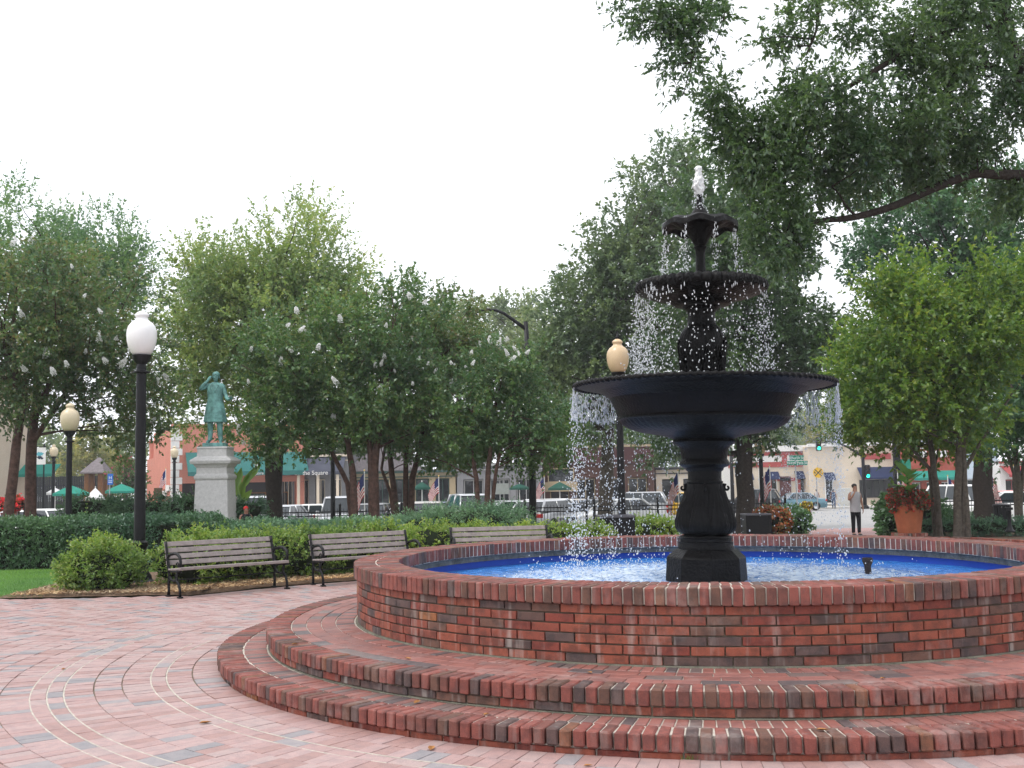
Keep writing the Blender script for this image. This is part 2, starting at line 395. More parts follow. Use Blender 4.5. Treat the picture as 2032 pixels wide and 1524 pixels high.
def ring_bricks(parent, name, r0, r1, z0, z1, length, m, a0, a1, gap=.010, bev=.005, jit=.003, off=0., vert=False, lim=10**9):
    """bricks laid round the fountain between radii and heights; length = tangential pitch"""
    rm = r1 if vert else (r0+r1)/2
    n = max(1, round(rm*2*math.pi/length)); st = 2*math.pi/n
    dims = (r1-r0-(0 if vert else gap), rm*st-gap, z1-z0-(gap if vert else 0))
    mes = [brick_mesh(name, *dims, m, bev) for _ in range(4)]
    k0, k1 = math.ceil((a0-off*st)/st), math.floor((a1-off*st)/st)
    cnt = 0
    for k in range(k0, k1+1):
        if k-k0 >= n: break
        th = (k+off)*st; rr = (r0+r1)/2 + rnd.uniform(-1, 1)*jit
        o = link(name, mes[rnd.randrange(4)], parent, (rr*math.cos(th), rr*math.sin(th), (z0+z1)/2 + rnd.uniform(-1, 1)*jit*.6))
        o.rotation_euler = (rnd.uniform(-1, 1)*.008, rnd.uniform(-1, 1)*.008, th + rnd.uniform(-1, 1)*.008)
        cnt += 1
    return cnt
def ring(b, prof, n=128):
    """closed ring solid from an (r,z) loop"""
    k = len(prof); vs = [(r*math.cos(2*math.pi*j/n), r*math.sin(2*math.pi*j/n), z) for j in range(n) for r, z in prof]
    fs = [(j*k+i, j*k+(i+1) % k, ((j+1) % n)*k+(i+1) % k, ((j+1) % n)*k+i) for j in range(n) for i in range(k)]
    return b.add(vs, fs)
ZC, Z2, Z1 = .873, .319, .145
VA, VB = PHC-R(125), PHC+R(125)
basin = thing('fountain_basin', 'round raised red brick pool wall with a rowlock coping holding the blue water', 'pool wall', (FX, FY, 0))
wall = ring(MB(), [(3.33, .30), (3.508, .30), (3.508, .745), (3.33, .745)]).build('wall', MORTAR_DARK, basin, smooth='auto')
CH = (.745-Z2)/6
for c in range(6):
    ring_bricks(wall, 'brick', 3.44, 3.5305 - (.007 if c == 0 else 0), Z2+c*CH, Z2+(c+1)*CH, .242, WALLB, PHC-R(104), PHC+R(104), gap=.011, bev=.003, jit=.0018, off=.5*(c % 2)+rnd.uniform(-.05, .05), vert=True)
cop = ring(MB(), [(3.12, .740), (3.545, .752), (3.545, .866), (3.12, .866)]).build('coping', MORTAR, basin, smooth='auto')
ring_bricks(cop, 'coping_brick', 3.345, 3.565, .742, ZC, .0755, CAPB, -math.pi, math.pi, gap=.0095, bev=.007, jit=.003)
ring_bricks(cop, 'inner_coping_brick', 3.11, 3.345, .742, ZC-.001, .0755, CAPB, -math.pi, math.pi, gap=.0095, bev=.006, jit=.003, off=.3)
GROUT = mat('pool_render', (.17, .17, .155), .9, 0, .2, .45, 9, .8, 40)
POOLBLUE = mat('pool_blue_paint', (.010, .065, .42), .5, 0, .4, .15, 2.5)
ring(MB(), [(3.16, .67), (3.33, .67), (3.33, .741), (3.16, .741)]).build('render_band', GROUT, basin, smooth='auto')
b = ring(MB(), [(3.19, .10), (3.32, .10), (3.32, .669), (3.19, .669)])
b.lathe([(0.001, .11), (3.2, .11)], 96)
b.build('pool_lining', POOLBLUE, basin, smooth='auto')

steps = thing('fountain_steps', 'two circular red brick steps ringing the fountain pool', 'steps', (FX, FY, 0))
up = ring(MB(), [(3.40, .0), (4.345, .0), (4.345, .308), (3.40, .310)]).build('upper_step', MORTAR, steps, smooth='auto')
ring(MB(), [(4.30, .03), (4.350, .03), (4.350, .218), (4.30, .218)]).build('riser_joint', MORTAR_DARK, steps, smooth='auto')
ring_bricks(up, 'nosing_brick', 4.15, 4.385, .213, Z2, .0825, CAPB, VA, VB, gap=.0105, bev=.008, jit=.004)
ring_bricks(up, 'riser_brick', 4.27, 4.362, .148, .213, .262, WALLB, VA, VB, gap=.013, bev=.003, vert=True)
for i in range(3):
    ring_bricks(up, 'tread_brick', 3.735+.138*i, 3.735+.138*(i+1), .28, Z2-.002, .25, TREADB, VA, VB, gap=.007, bev=.003, jit=.002, off=.37*i)
ring_bricks(up, 'inner_tread_brick', 3.555, 3.735, .28, Z2-.001, .0835, TREADB, VA, VB, gap=.010, bev=.004, jit=.002)
MOSS = mat('lime_crust', (.15, .145, .115), .95, 0, .1, .4, 8, .8, 60)
ring(MB(), [(3.50, .31), (3.546, .31), (3.540, .320), (3.528, .324), (3.50, .324)]).build('mortar_fillet', MOSS, steps, smooth='auto')
lo = ring(MB(), [(4.30, -.05), (4.77, -.05), (4.77, .134), (4.30, .136)]).build('lower_step', MORTAR, steps, smooth='auto')
ring_bricks(lo, 'nosing_brick', 4.585, 4.822, .041, Z1, .083, CAPB, VA, VB, gap=.0115, bev=.009, jit=.0045)
ring_bricks(lo, 'tread_brick', 4.375, 4.583, .10, Z1-.002, .0825, TREADB, VA, VB, gap=.010, bev=.004, jit=.003, off=.4)
ring_bricks(lo, 'riser_brick', 4.70, 4.786, -.02, .040, .262, WALLB, VA, VB, gap=.013, bev=.003, vert=True)
b = ring(MB(), [(4.32, .14), (4.367, .14), (4.364, .146), (4.352, .149), (4.32, .149)])
b.build('mortar_fillet', MOSS, steps, smooth='auto')

# pavers of the plaza in rings round the fountain
rows = [(4.79, 5.03, 1), (5.03, 5.25, 1), (5.25, 5.38, 0), (5.38, 5.61, 1), (5.61, 5.83, 1), (5.83, 6.06, 1), (6.06, 6.185, 0), (6.185, 6.31, 0)]
r0 = 6.31
while r0 < 15: rows.append((r0, r0+.232, 1)); r0 += .232
cand = []
for ri, (ra, rb, radial) in enumerate(rows):
    g = .010 if (ra in (5.25, 6.06, 6.185) or rb in (5.25, 6.06, 6.185, 6.31)) else .0045
    pitch = .118 if radial else .245
    rm = (ra+rb)/2; n = round(2*math.pi*rm/pitch); st = 2*math.pi/n; o_ = rnd.random()
    for k in range(n):
        th = (k+o_)*st; x, y = FX+rm*math.cos(th), FY+rm*math.sin(th)
        if y < 3.5 or abs(x) > .62*y+1.5: continue
        if not (rm < 8.68 or (y < 16.6 and x < -1)): continue
        if rm > 8.68 and y > 16.62: continue
        cand.append((x, y, th, rb-ra-g, rm*st-(.004 if radial else .005)))
MORTAR_LINE = MORTAR
b = MB()
for rr in (5.25, 5.38, 6.06, 6.185, 6.31):
    ring(b, [(rr-.006, -.006), (rr+.006, -.006), (rr+.006, -.001), (rr-.006, -.001)], 160)
o = b.build('mortar_line', MORTAR, PLAZA); o.location = (FX, FY, 0)
def vis(c):
    x, y = c[0], c[1]
    px = 1016+FPX*x/y; py = 951+FPX*EYE/y
    dr = math.hypot(x-FX, y-FY)
    return -10 < px < 2042 and py < 1535 and not (y > FY-1 and x > -2.0 and dr < 7.2)
near = sorted([c for c in cand if vis(c)], key=lambda c: c[1]-.15*abs(c[0]))[:300]
ns = set(id(c) for c in near)
pmes = {}
for c in near:
    k = (round(c[3], 2), round(c[4], 2))
    if k not in pmes: pmes[k] = [brick_mesh('paver', c[3], c[4], .05, PAVB, .0022) for _ in range(3)]
    o = link('paver', pmes[k][rnd.randrange(3)], PLAZA, (c[0], c[1], -.025 + rnd.uniform(-.0022, .0015)))
    o.rotation_euler = (rnd.uniform(-.006, .006), rnd.uniform(-.006, .006), c[2]+rnd.uniform(-.006, .006))
V = []
for c in cand:
    if id(c) in ns: continue
    x, y, th, dr, dt = c; ct, s_ = math.cos(th), math.sin(th); zt = rnd.uniform(-.0022, .0015); tl = rnd.uniform(-.003, .003)
    def P(i, j, z): return (x+ct*i*dr/2-s_*j*dt/2, y+s_*i*dr/2+ct*j*dt/2, z)
    e = 1-.006/dr; e2 = 1-.006/dt
    t4 = [P(i*e, j*e2, zt+tl*i) for i, j in ((-1, -1), (1, -1), (1, 1), (-1, 1))]
    b4 = [P(i, j, -.02) for i, j in ((-1, -1), (1, -1), (1, 1), (-1, 1))]
    V.append((t4, b4))
b = MB()
for t4, b4 in V:
    b.add(t4+b4, [(0, 1, 2, 3)]+[(i, 4+i, 4+(i+1) % 4, (i+1) % 4) for i in range(4)])
o = bpy.data.meshes.new('paver_field'); o.from_pydata(b.v, [], b.f); o.materials.append(PAVB_I)
stuff(link('paver_field', o, PLAZA))

# low brick kerb round the right-hand bed
kerb = thing('brick_kerb', 'low dark red brick kerb edging the bed behind the big terracotta pot', 'kerb', (0, 0, 0))
kp = [pt(1772, 1066, 27.5), pt(1850, 1066, 26.5), pt(1950, 1069, 25.2), pt(2050, 1075, 24.2), pt(2160, 1083, 23.2)]
for i in range(len(kp)-1):
    a_, c_ = kp[i], kp[i+1]; L = (Vector((c_.x-a_.x, c_.y-a_.y, 0))).length; n = max(1, int(L/.26)); ang = math.atan2(c_.y-a_.y, c_.x-a_.x)
    kme = [brick_mesh('kerb_brick', L/n-.012, .14, .16, WALLB, .006) for _ in range(2)]
    for k in range(n):
        q = a_.lerp(c_, (k+.5)/n); o = link('brick', kme[k % 2], kerb, (q.x, q.y, q.z-.06+rnd.uniform(-.004, .004)), ang+rnd.uniform(-.02, .02))
b = MB()
P0 = [(p_.x, p_.y) for p_ in kp]
b.slab(P0+[(22, 30), (10.5, 31)], -.4, kp[0].z-.05)
struct(b.build('planting_bed', MULCH))
# ------------------------------------------------------------------ cast iron fountain
ftn = thing('fountain', 'black cast iron three-tier fountain with running water in the round brick pool', 'fountain', (FX, FY, 0)); ftn.rotation_euler = (0, .015, 0)   # the old iron leans a little
# octagonal plinth
b = MB(); b.lathe([(.435, .10), (.432, .50), (.42, .575), (.405, .83), (.32, .905), (.30, .915)], 8, phase=PHC+R(8)); b.build('plinth', FOUNTAIN_IRON, ftn, bevel=.008)
b = MB(); b.lathe([(.28, .90), (.285, .93), (.275, .95), (.278, .985), (.262, .99), (.262, 1.02), (.272, 1.03), (.262, 1.045), (.20, 1.055)], 48); b.build('base_ring', FOUNTAIN_IRON, ftn, smooth='auto')
def leafy(n, amp, z0, z1):
    def f(i, th, r, z):
        k = max(0, min(1, (z-z0)/(z1-z0))); q = math.sin(math.pi*k)
        a = (th*n/(2*math.pi)) % 1
        vein = abs(a-.5)*2
        return r + amp*q*(1-vein**2)*.8 - amp*.3*q*math.cos(vein*16+k*12) - amp*.5*q*math.exp(-((vein-1)/.08)**2), z
    return f
prof = [(.20, 1.05), (.235, 1.06), (.275, 1.085), (.293, 1.12), (.295, 1.16), (.285, 1.20), (.268, 1.25), (.25, 1.30), (.228, 1.36), (.208, 1.42), (.195, 1.48), (.187, 1.53), (.182, 1.565), (.178, 1.58)]
b = MB(); b.lathe(prof, 128, mod=leafy(8, .04, 1.05, 1.58)); b.build('stem', FOUNTAIN_IRON, ftn, smooth=True)
# scrolls on the stem
for k in range(4):
    th = PHC + R(90)*k + R(90); c, s_ = math.cos(th), math.sin(th)
    q = [(.17+.02*i, 1.53+.02*math.sin(i*.9)) for i in range(3)]
    sp = [(.225+.032*(1-i/14)*math.cos(2.0+i*.55), 1.535+.035*(1-i/14)*math.sin(2.0+i*.55)) for i in range(12)]
    pts_ = [(c*r_, s_*r_, z_) for r_, z_ in [(.17, 1.56), (.19, 1.568)]+sp]
    MB().tube(pts_, [.014]*len(pts_), 6).build('scroll', FOUNTAIN_IRON, ftn, smooth=True)
prof = [(.178, 1.578), (.186, 1.585), (.186, 1.60), (.172, 1.607), (.170, 1.64), (.172, 1.70), (.19, 1.715), (.198, 1.74), (.235, 1.752), (.262, 1.772), (.255, 1.795), (.245, 1.81), (.232, 1.83), (.235, 1.86), (.242, 1.92), (.262, 1.96), (.31, 1.985), (.325, 2.005), (.31, 2.03), (.345, 2.05), (.42, 2.07)]
b = MB(); b.lathe(prof, 64); b.build('capital', FOUNTAIN_IRON, ftn, smooth='auto')
# large bowl: rope edge, smooth flank, fluted underside
def flutes(i, th, r, z):
    if 2 <= i <= 7: return r*(1-.016*abs(math.sin(th*32))), z
    return r, z
prof = [(.40, 2.065), (.46, 2.075), (.56, 2.09), (.66, 2.108), (.76, 2.132), (.82, 2.16), (.865, 2.19), (.89, 2.215), (.90, 2.235), (.915, 2.24), (.917, 2.255), (.905, 2.27), (.915, 2.30), (.95, 2.36), (.98, 2.42), (1.005, 2.47), (1.045, 2.51), (1.11, 2.535), (1.22, 2.555), (1.32, 2.572), (1.365, 2.583), (1.365, 2.60), (1.33, 2.612), (1.24, 2.58), (1.1, 2.53), (1.0, 2.46), (.6, 2.38), (.1, 2.36)]
b = MB(); b.lathe(prof, 192, mod=flutes); big = b.build('large_bowl', FOUNTAIN_IRON, ftn, smooth='auto')
def rope(R_, z, tr, nn, m, parent, name, twist=1.0, seg=8):
    b = MB(); vs = []; n = nn*6
    for j in range(n):
        th = 2*math.pi*j/n
        for q in range(seg):
            ph = 2*math.pi*q/seg; k = tr*(1+.28*math.sin(nn*th+twist*ph))
            vs.append(((R_+k*math.cos(ph))*math.cos(th), (R_+k*math.cos(ph))*math.sin(th), z+k*math.sin(ph)))
    fs = [(j*seg+q, j*seg+(q+1) % seg, ((j+1) % n)*seg+(q+1) % seg, ((j+1) % n)*seg+q) for j in range(n) for q in range(seg)]
    return b.add(vs, fs).build(name, m, parent, smooth=True)
big.scale = (.967, .967, 1)
rope(1.375, 2.588, .024, 110, FOUNTAIN_IRON, big, 'rope_rim')
# acanthus stem above the large bowl
prof = [(.30, 2.40), (.28, 2.44), (.22, 2.50), (.15, 2.58), (.125, 2.66), (.13, 2.72), (.16, 2.78), (.205, 2.86), (.225, 2.93), (.235, 3.0), (.23, 3.08), (.205, 3.15), (.175, 3.2), (.15, 3.22), (.145, 3.27), (.14, 3.33), (.15, 3.37), (.19, 3.40), (.20, 3.415)]
b = MB(); b.lathe(prof, 128, mod=leafy(8, .03, 2.62, 3.2)); st = b.build('upper_stem', FOUNTAIN_IRON, ftn, smooth=True)
for k in range(8):
    th0 = PHC + 2*math.pi*(k+.5)/8
    vs = []; nl, nw = 9, 7
    for i in range(nl):
        s_ = i/(nl-1); z_ = 2.56+.52*s_; rr = .14+.085*math.sin(min(1, s_*1.1)*math.pi*.62)+.05*max(0, s_-.75)*4*.5
        wd = .34*math.sin(math.pi*(.12+.8*s_))*(1+.18*math.sin(s_*26))
        for j in range(nw):
            a = (j/(nw-1)-.5); vs.append(((rr+.022*math.cos(a*12))*math.cos(th0+a*wd*2), (rr+.022*math.cos(a*12))*math.sin(th0+a*wd*2), z_-.12*abs(a)*(1-s_*.3)))
    fs = [(i*nw+j, i*nw+j+1, (i+1)*nw+j+1, (i+1)*nw+j) for i in range(nl-1) for j in range(nw-1)]
    MB().add(vs, fs).build('acanthus_leaf', FOUNTAIN_IRON, st, smooth=True)
# middle bowl with gadrooned rim
prof = [(.19, 3.41), (.24, 3.42), (.29, 3.43), (.315, 3.45), (.36, 3.475), (.46, 3.50), (.55, 3.525), (.60, 3.545), (.645, 3.565), (.66, 3.605), (.645, 3.645), (.60, 3.668), (.56, 3.63), (.4, 3.57), (.06, 3.55)]
def gad(i, th, r, z):
    if 7 <= i <= 11: return r*(1+.055*abs(math.sin(th*22))), z+.012*abs(math.sin(th*22))
    if 3 <= i < 7: return r*(1-.012*abs(math.sin(th*13))), z
    return r, z
b = MB(); b.lathe(prof, 208, mod=gad); b.build('middle_bowl', FOUNTAIN_IRON, ftn, smooth='auto')
b = MB(); b.lathe([(.12, 3.55), (.115, 3.62), (.085, 3.66), (.06, 3.70), (.052, 3.80), (.048, 3.95), (.052, 4.02), (.07, 4.045), (.055, 4.06), (.065, 4.08)], 24); b.build('top_stem', FOUNTAIN_IRON, ftn, smooth='auto')
# scalloped top bowl
def scallop(i, th, r, z):
    a = abs(math.sin(4*(th-PHC))); k = (r-.06)/.33; k = max(0, min(1, k))
    return r*(1-.07*(1-a)*k), z - .04*(a**2)*k**3 + .02*k*k
prof = [(.062, 4.07), (.08, 4.10), (.11, 4.155), (.16, 4.21), (.22, 4.255), (.29, 4.29), (.345, 4.297), (.382, 4.278), (.400, 4.248), (.412, 4.245), (.402, 4.30), (.35, 4.33), (.2, 4.32), (.03, 4.29)]
b = MB(); b.lathe(prof, 128, mod=scallop); b.build('top_bowl', FOUNTAIN_IRON, ftn, smooth='auto')
b = MB(); b.lathe([(.10, 4.29), (.105, 4.34), (.09, 4.37), (.10, 4.39), (.075, 4.43), (.05, 4.46), (.04, 4.48), (.03, 4.52), (.026, 4.60), (.03, 4.61), (.01, 4.615)], 24); b.build('jet_nozzle', FOUNTAIN_IRON, ftn, smooth='auto')
pip = thing('nozzle_pipe', 'short rusty pipe nozzle standing up out of the pool water', 'pipe', pt(1722, 1125, 11.6)); pip.location.z = .45
b = MB(); b.lathe([(.035, 0), (.035, .22), (.04, .24), (.055, .275), (.055, .31), (.045, .315), (.03, .28)], 16); b.build('pipe', mat('rusty_iron', (.05, .04, .038), .8, .2, .3, .5, 20, .5, 60), pip, smooth='auto')

# ------------------------------------------------------------------ water
ZW = .595
m, t, bs = nmat('water'); bs.inputs['Roughness'].default_value = .06; bs.inputs['IOR'].default_value = 1.33; bs.inputs['Specular IOR Level'].default_value = .6
tc = t.nodes.new('ShaderNodeTexCoord')
n1 = t.nodes.new('ShaderNodeTexNoise'); n1.inputs['Scale'].default_value = 6.5; n1.inputs['Detail'].default_value = 5; n1.inputs['Distortion'].default_value = .8
n2 = t.nodes.new('ShaderNodeTexNoise'); n2.inputs['Scale'].default_value = 24; n2.inputs['Detail'].default_value = 3; n2.inputs['Distortion'].default_value = .5
t.links.new(tc.outputs['Object'], n1.inputs[0]); t.links.new(tc.outputs['Object'], n2.inputs[0])
ad = t.nodes.new('ShaderNodeMath'); ad.operation = 'MULTIPLY_ADD'; ad.inputs[1].default_value = .4
t.links.new(n2.outputs[0], ad.inputs[0]); t.links.new(n1.outputs[0], ad.inputs[2])
bp = t.nodes.new('ShaderNodeBump'); bp.inputs['Strength'].default_value = .8; bp.inputs['Distance'].default_value = .08
t.links.new(ad.outputs[0], bp.inputs['Height']); t.links.new(bp.outputs[0], bs.inputs['Normal'])
# foam: churned where the curtains land, thinning outwards
ln = t.nodes.new('ShaderNodeVectorMath'); ln.operation = 'LENGTH'; t.links.new(tc.outputs['Object'], ln.inputs[0])
rr_ = ramp(t, [(.05, (.8, .8, .8)), (.40, (1, 1, 1)), (.66, (.82, .82, .82)), (.86, (.45, .45, .45)), (.97, (0, 0, 0))])
dv = t.nodes.new('ShaderNodeMath'); dv.operation = 'DIVIDE'; dv.inputs[1].default_value = 3.2; t.links.new(ln.outputs['Value'], dv.inputs[0]); t.links.new(dv.outputs[0], rr_.inputs[0])
n3 = t.nodes.new('ShaderNodeTexNoise'); n3.inputs['Scale'].default_value = 9; n3.inputs['Detail'].default_value = 9; n3.inputs['Roughness'].default_value = .72; n3.inputs['Distortion'].default_value = 1.2
t.links.new(tc.outputs['Object'], n3.inputs[0])
mu = t.nodes.new('ShaderNodeMath'); mu.operation = 'MULTIPLY'; t.links.new(rr_.outputs[0], mu.inputs[0]); t.links.new(n3.outputs[0], mu.inputs[1])
fr = ramp(t, [(.31, (0, 0, 0)), (.44, (.5, .5, .5)), (.56, (1, 1, 1))]); t.links.new(mu.outputs[0], fr.inputs[0])
mc = t.nodes.new('ShaderNodeMix'); mc.data_type = 'RGBA'; mc.inputs[6].default_value = (.035, .19, .54, 1); mc.inputs[7].default_value = (.64, .74, .84, 1)
t.links.new(fr.outputs[0], mc.inputs[0]); t.links.new(mc.outputs[2], bs.inputs['Base Color'])
rm_ = t.nodes.new('ShaderNodeMapRange'); rm_.inputs[3].default_value = .06; rm_.inputs[4].default_value = .5; t.links.new(fr.outputs[0], rm_.inputs[0]); t.links.new(rm_.outputs[0], bs.inputs['Roughness'])
WATER = m
b = MB(); nr, na = 40, 160
b.v = []
for i in range(nr+1):
    r_ = .3 + (3.185-.3)*i/nr
    for j in range(na):
        th = 2*math.pi*j/na; x, y = r_*math.cos(th), r_*math.sin(th)
        amp = .026*math.exp(-((r_-1.5)/1.1)**2)+.008
        b.v.append((x, y, amp*(mnoise.noise(Vector((x*5, y*5, 1)))+.6*mnoise.noise(Vector((x*13, y*13, 5))))))
b.f = [(i*na+j, i*na+(j+1) % na, (i+1)*na+(j+1) % na, (i+1)*na+j) for i in range(nr) for j in range(na)]; b.m = [0]*len(b.f)
o = struct(b.build('water', WATER, smooth=True)); o.location = (FX, FY, ZW)

m, t, bs = nmat('falling_water'); bs.inputs['Base Color'].default_value = (.86, .9, .95, 1); bs.inputs['Roughness'].default_value = .12
bs.inputs['Transmission Weight'].default_value = .25; bs.inputs['IOR'].default_value = 1.33; bs.inputs['Specular IOR Level'].default_value = .8
DROP = m
def drops(name, P, rad, stretch, label):
    n = len(P); P = np.asarray(P)
    base = np.array([(1, 0, 0), (-.5, .866, 0), (-.5, -.866, 0), (0, 0, 1), (0, 0, -1)], float)
    fc = np.array([(0, 1, 3), (1, 2, 3), (2, 0, 3), (1, 0, 4), (2, 1, 4), (0, 2, 4)])
    bm = bmesh.new(); bmesh.ops.create_icosphere(bm, subdivisions=1, radius=1)
    base = np.array([v.co[:] for v in bm.verts]); fc = np.array([[v.index for v in f.verts] for f in bm.faces]); bm.free()
    s3 = np.stack([rad, rad, rad*stretch], 1)
    v = P[:, None, :] + base[None]*s3[:, None, :]
    tri = v[:, fc, :].reshape(-1, 3)
    me = npmesh(name, tri, 3, DROP); me.polygons.foreach_set('use_smooth', np.ones(len(me.polygons), bool))
    bm = bmesh.new(); bm.from_mesh(me); bmesh.ops.remove_doubles(bm, verts=bm.verts, dist=1e-5); bm.to_mesh(me); bm.free()
    o = stuff(link(name, me, None, (FX, FY, 0))); o.rotation_euler = (0, .015, 0); return tag(o, label, 'water')
def fall(phis, r0, z0, zend, n, out, spread, strand=.16):
    """drops from a lip: strands near the lip, breaking into drops that spread out"""
    P, Rd, St = [], [], []
    for _ in range(n):
        ph = phis[rnd.randrange(len(phis))] + rnd.gauss(0, .012)
        tt = rnd.random()**.8; h = (z0-zend)*tt; tm = math.sqrt(2*h/9.8)
        r_ = r0 + out*tm + rnd.gauss(0, spread*tm); z_ = z0-h
        ph += rnd.gauss(0, spread*tm/r0)
        P.append((r_*math.cos(ph), r_*math.sin(ph), z_))
        near_ = h < strand
        Rd.append(rnd.uniform(.003, .005) if near_ else min(.0125, rnd.uniform(.0032, .0072)*(1.25 if rnd.random() < .2 else 1)))
        St.append(rnd.uniform(1.5, 7) if near_ else rnd.uniform(1.0, 2.0))
    return P, Rd, St
def arcphi(c, half, n): return [PHC + R(c) + R(rnd.uniform(-half, half)) for _ in range(n)]
sets = []
lobe = [PHC + math.pi/8 + math.pi/4*k for k in range(8)]
sets.append(fall(lobe, .375, 4.30, 3.62, 620, .12, .10, .20))
sets.append(fall(arcphi(-75, 48, 60), .66, 3.60, 2.55, 1250, .10, .13, .15))
sets.append(fall(arcphi(0, 45, 60), .66, 3.58, 2.6, 300, .06, .09, .07))
sets.append(fall(arcphi(80, 45, 40), .66, 3.60, 2.55, 500, .10, .13, .12))
sets.append(fall(arcphi(180, 60, 40), .66, 3.60, 2.55, 350, .10, .12, .12))
sets.append(fall(arcphi(-122, 46, 90), 1.348, 2.575, .60, 2000, .0, .11, .14))
sets.append(fall(arcphi(-116, 28, 60), 1.346, 2.575, 2.25, 800, .06, .04, .4))
sets.append(fall(arcphi(108, 34, 90), 1.346, 2.575, .60, 620, .0, .06, .16))
sets.append(fall(arcphi(114, 26, 60), 1.346, 2.575, 2.2, 600, .06, .03, .4))
sets.append(fall(arcphi(178, 38, 60), 1.346, 2.575, .60, 450, .10, .14, .16))
P, Rd, St = (sum((s_[i] for s_ in sets), []) for i in range(3))
drops('falling_water', P, np.array(Rd), np.array(St), 'drops and strands of water falling from the rims of the fountain bowls')
# fine mist of the right-hand curtain
P, Rd, St = fall(arcphi(112, 28, 300), 1.345, 2.56, 1.4, 4200, .0, .07, 0)
drops('water_mist', P, np.array(Rd)*.42, np.array(St), 'fine mist of drops at the edge of the large bowl')
# splash where curtains land
P = []
for _ in range(900):
    ph = PHC + R(rnd.choice((-100, 100, 180)) + rnd.gauss(0, 28)); r_ = 1.5+rnd.gauss(0, .28)
    P.append((r_*math.cos(ph), r_*math.sin(ph), ZW+abs(rnd.gauss(0, .09))))
drops('splash', P, rng.uniform(.003, .008, 900), rng.uniform(.8, 1.4, 900), 'white splash where the curtains hit the pool')
# foaming jet on top
b = MB(); prof = [(.022+.03*math.sin(min(1, i/16)*math.pi*.9)*(1 if i < 17 else 1) if i < 24 else .004, .0133*i) for i in range(25)]
b.lathe(prof, 28, mod=lambda i, th, r, z: (r*(1+.8*mnoise.noise(Vector((math.cos(th)*3, math.sin(th)*3, z*26)))+.3*mnoise.noise(Vector((math.cos(th)*9, math.sin(th)*9, z*70)))), z+.02*mnoise.noise(Vector((math.cos(th)*4, math.sin(th)*4, z*9)))))
FOAM = mat('foam', (.86, .88, .9), .5, 0, .5, .05, 20, .8, 50)
o = tag(b.build('water_jet', FOAM, smooth=True), 'white foaming jet of water spouting from the top of the fountain', 'water jet'); o.location = (FX+.069, FY, 4.60)
stuff(o)
P = [(rnd.gauss(0, .035), rnd.gauss(0, .035), 4.38+rnd.random()*.42) for _ in range(260)]
drops('jet_spray', P, rng.uniform(.003, .008, 260), rng.uniform(1, 2.2, 260), 'loose spray falling back round the top jet')
# ------------------------------------------------------------------ foliage
def unit(v): return v/np.maximum(1e-9, np.linalg.norm(v, axis=1, keepdims=True))
def leaves(C, CR, DIR, nspr, slen, nlf, L, W, up=.4, out=.8, droop=0., fold=.25, spread=.75):
    """leaf quads on sprigs: C clump centres, CR clump radii, DIR outward directions"""
    n = len(C); idx = np.repeat(np.arange(n), nspr); k = len(idx)
    rv = unit(rng.normal(size=(k, 3)))
    o = C[idx] + rv*CR[idx, None]*rng.uniform(.0, .75, (k, 1))
    d = unit(rng.normal(size=(k, 3))*.75 + rv*.6 + DIR[idx]*out + np.array([0, 0, up]))
    ln = slen*rng.uniform(.5, 1.25, k)
    j = np.repeat(np.arange(k), nlf); q = len(j)
    tt = rng.uniform(.1, 1.05, q)
    p = o[j] + d[j]*(tt*ln[j])[:, None]; p[:, 2] -= droop*(tt*ln[j])**2
    ld = unit(d[j]*.7 + unit(rng.normal(size=(q, 3)))*spread + np.array([0, 0, -.15]))
    nn = unit(np.cross(ld, unit(rng.normal(size=(q, 3)))) + np.array([0, 0, .0]))
    nn = np.where((nn[:, 2] < 0)[:, None], -nn, nn)
    nn = unit(nn + np.array([0, 0, .35])); sd_ = unit(np.cross(ld, nn))
    s = rng.uniform(.65, 1.25, (q, 1)); l = L*s; w_ = W*s
    v = np.empty((q, 4, 3))
    v[:, 0] = p; v[:, 1] = p + ld*l*.5 + sd_*w_*.5 + nn*w_*fold; v[:, 2] = p + ld*l; v[:, 3] = p + ld*l*.5 - sd_*w_*.5 + nn*w_*fold
    return v.reshape(-1, 3)

def lobe_clumps(lobes, n, flat=1.0, shell=.45):
    """clump centres spread through ellipsoids ((x,y,z),(rx,ry,rz)), denser near the surface"""
    ar = np.array([l[1][0]*l[1][2]+.6*l[1][1]*l[1][0] for l in lobes]); ar = ar/ar.sum()
    C, D, SH = [], [], []
    for l, a in zip(lobes, ar):
        m_ = max(1, int(round(n*a))); u = unit(rng.normal(size=(m_, 3))); rad = rng.uniform(0, 1, m_)**shell
        C.append(np.array(l[0]) + u*rad[:, None]*np.array(l[1])); D.append(u); SH.append(rad)
    return np.concatenate(C), np.concatenate(D), np.concatenate(SH)

def lobe(px, py, d, rx, ry, dep=None):
    c = pt(px, py, d); k = d/FPX
    return ((c.x, c.y, c.z), (rx*k, (dep if dep else (rx+ry)/2*k), ry*k))

def limb(b, p0, p1, r0, r1, bend=.15, n=6, seg=5):
    p0, p1 = Vector(p0), Vector(p1); L = (p1-p0).length
    side = Vector((rnd.uniform(-1, 1), rnd.uniform(-1, 1), rnd.uniform(-.2, .6)))*bend*L
    pts_ = []
    for i in range(seg+1):
        s_ = i/seg; pts_.append(p0.lerp(p1, s_) + side*math.sin(math.pi*s_)*.5 + Vector((rnd.uniform(-1, 1), rnd.uniform(-1, 1), rnd.uniform(-1, 1)))*L*.012)
    b.tube(pts_, [r0+(r1-r0)*i/seg for i in range(seg+1)], n, cap=False)
    return pts_

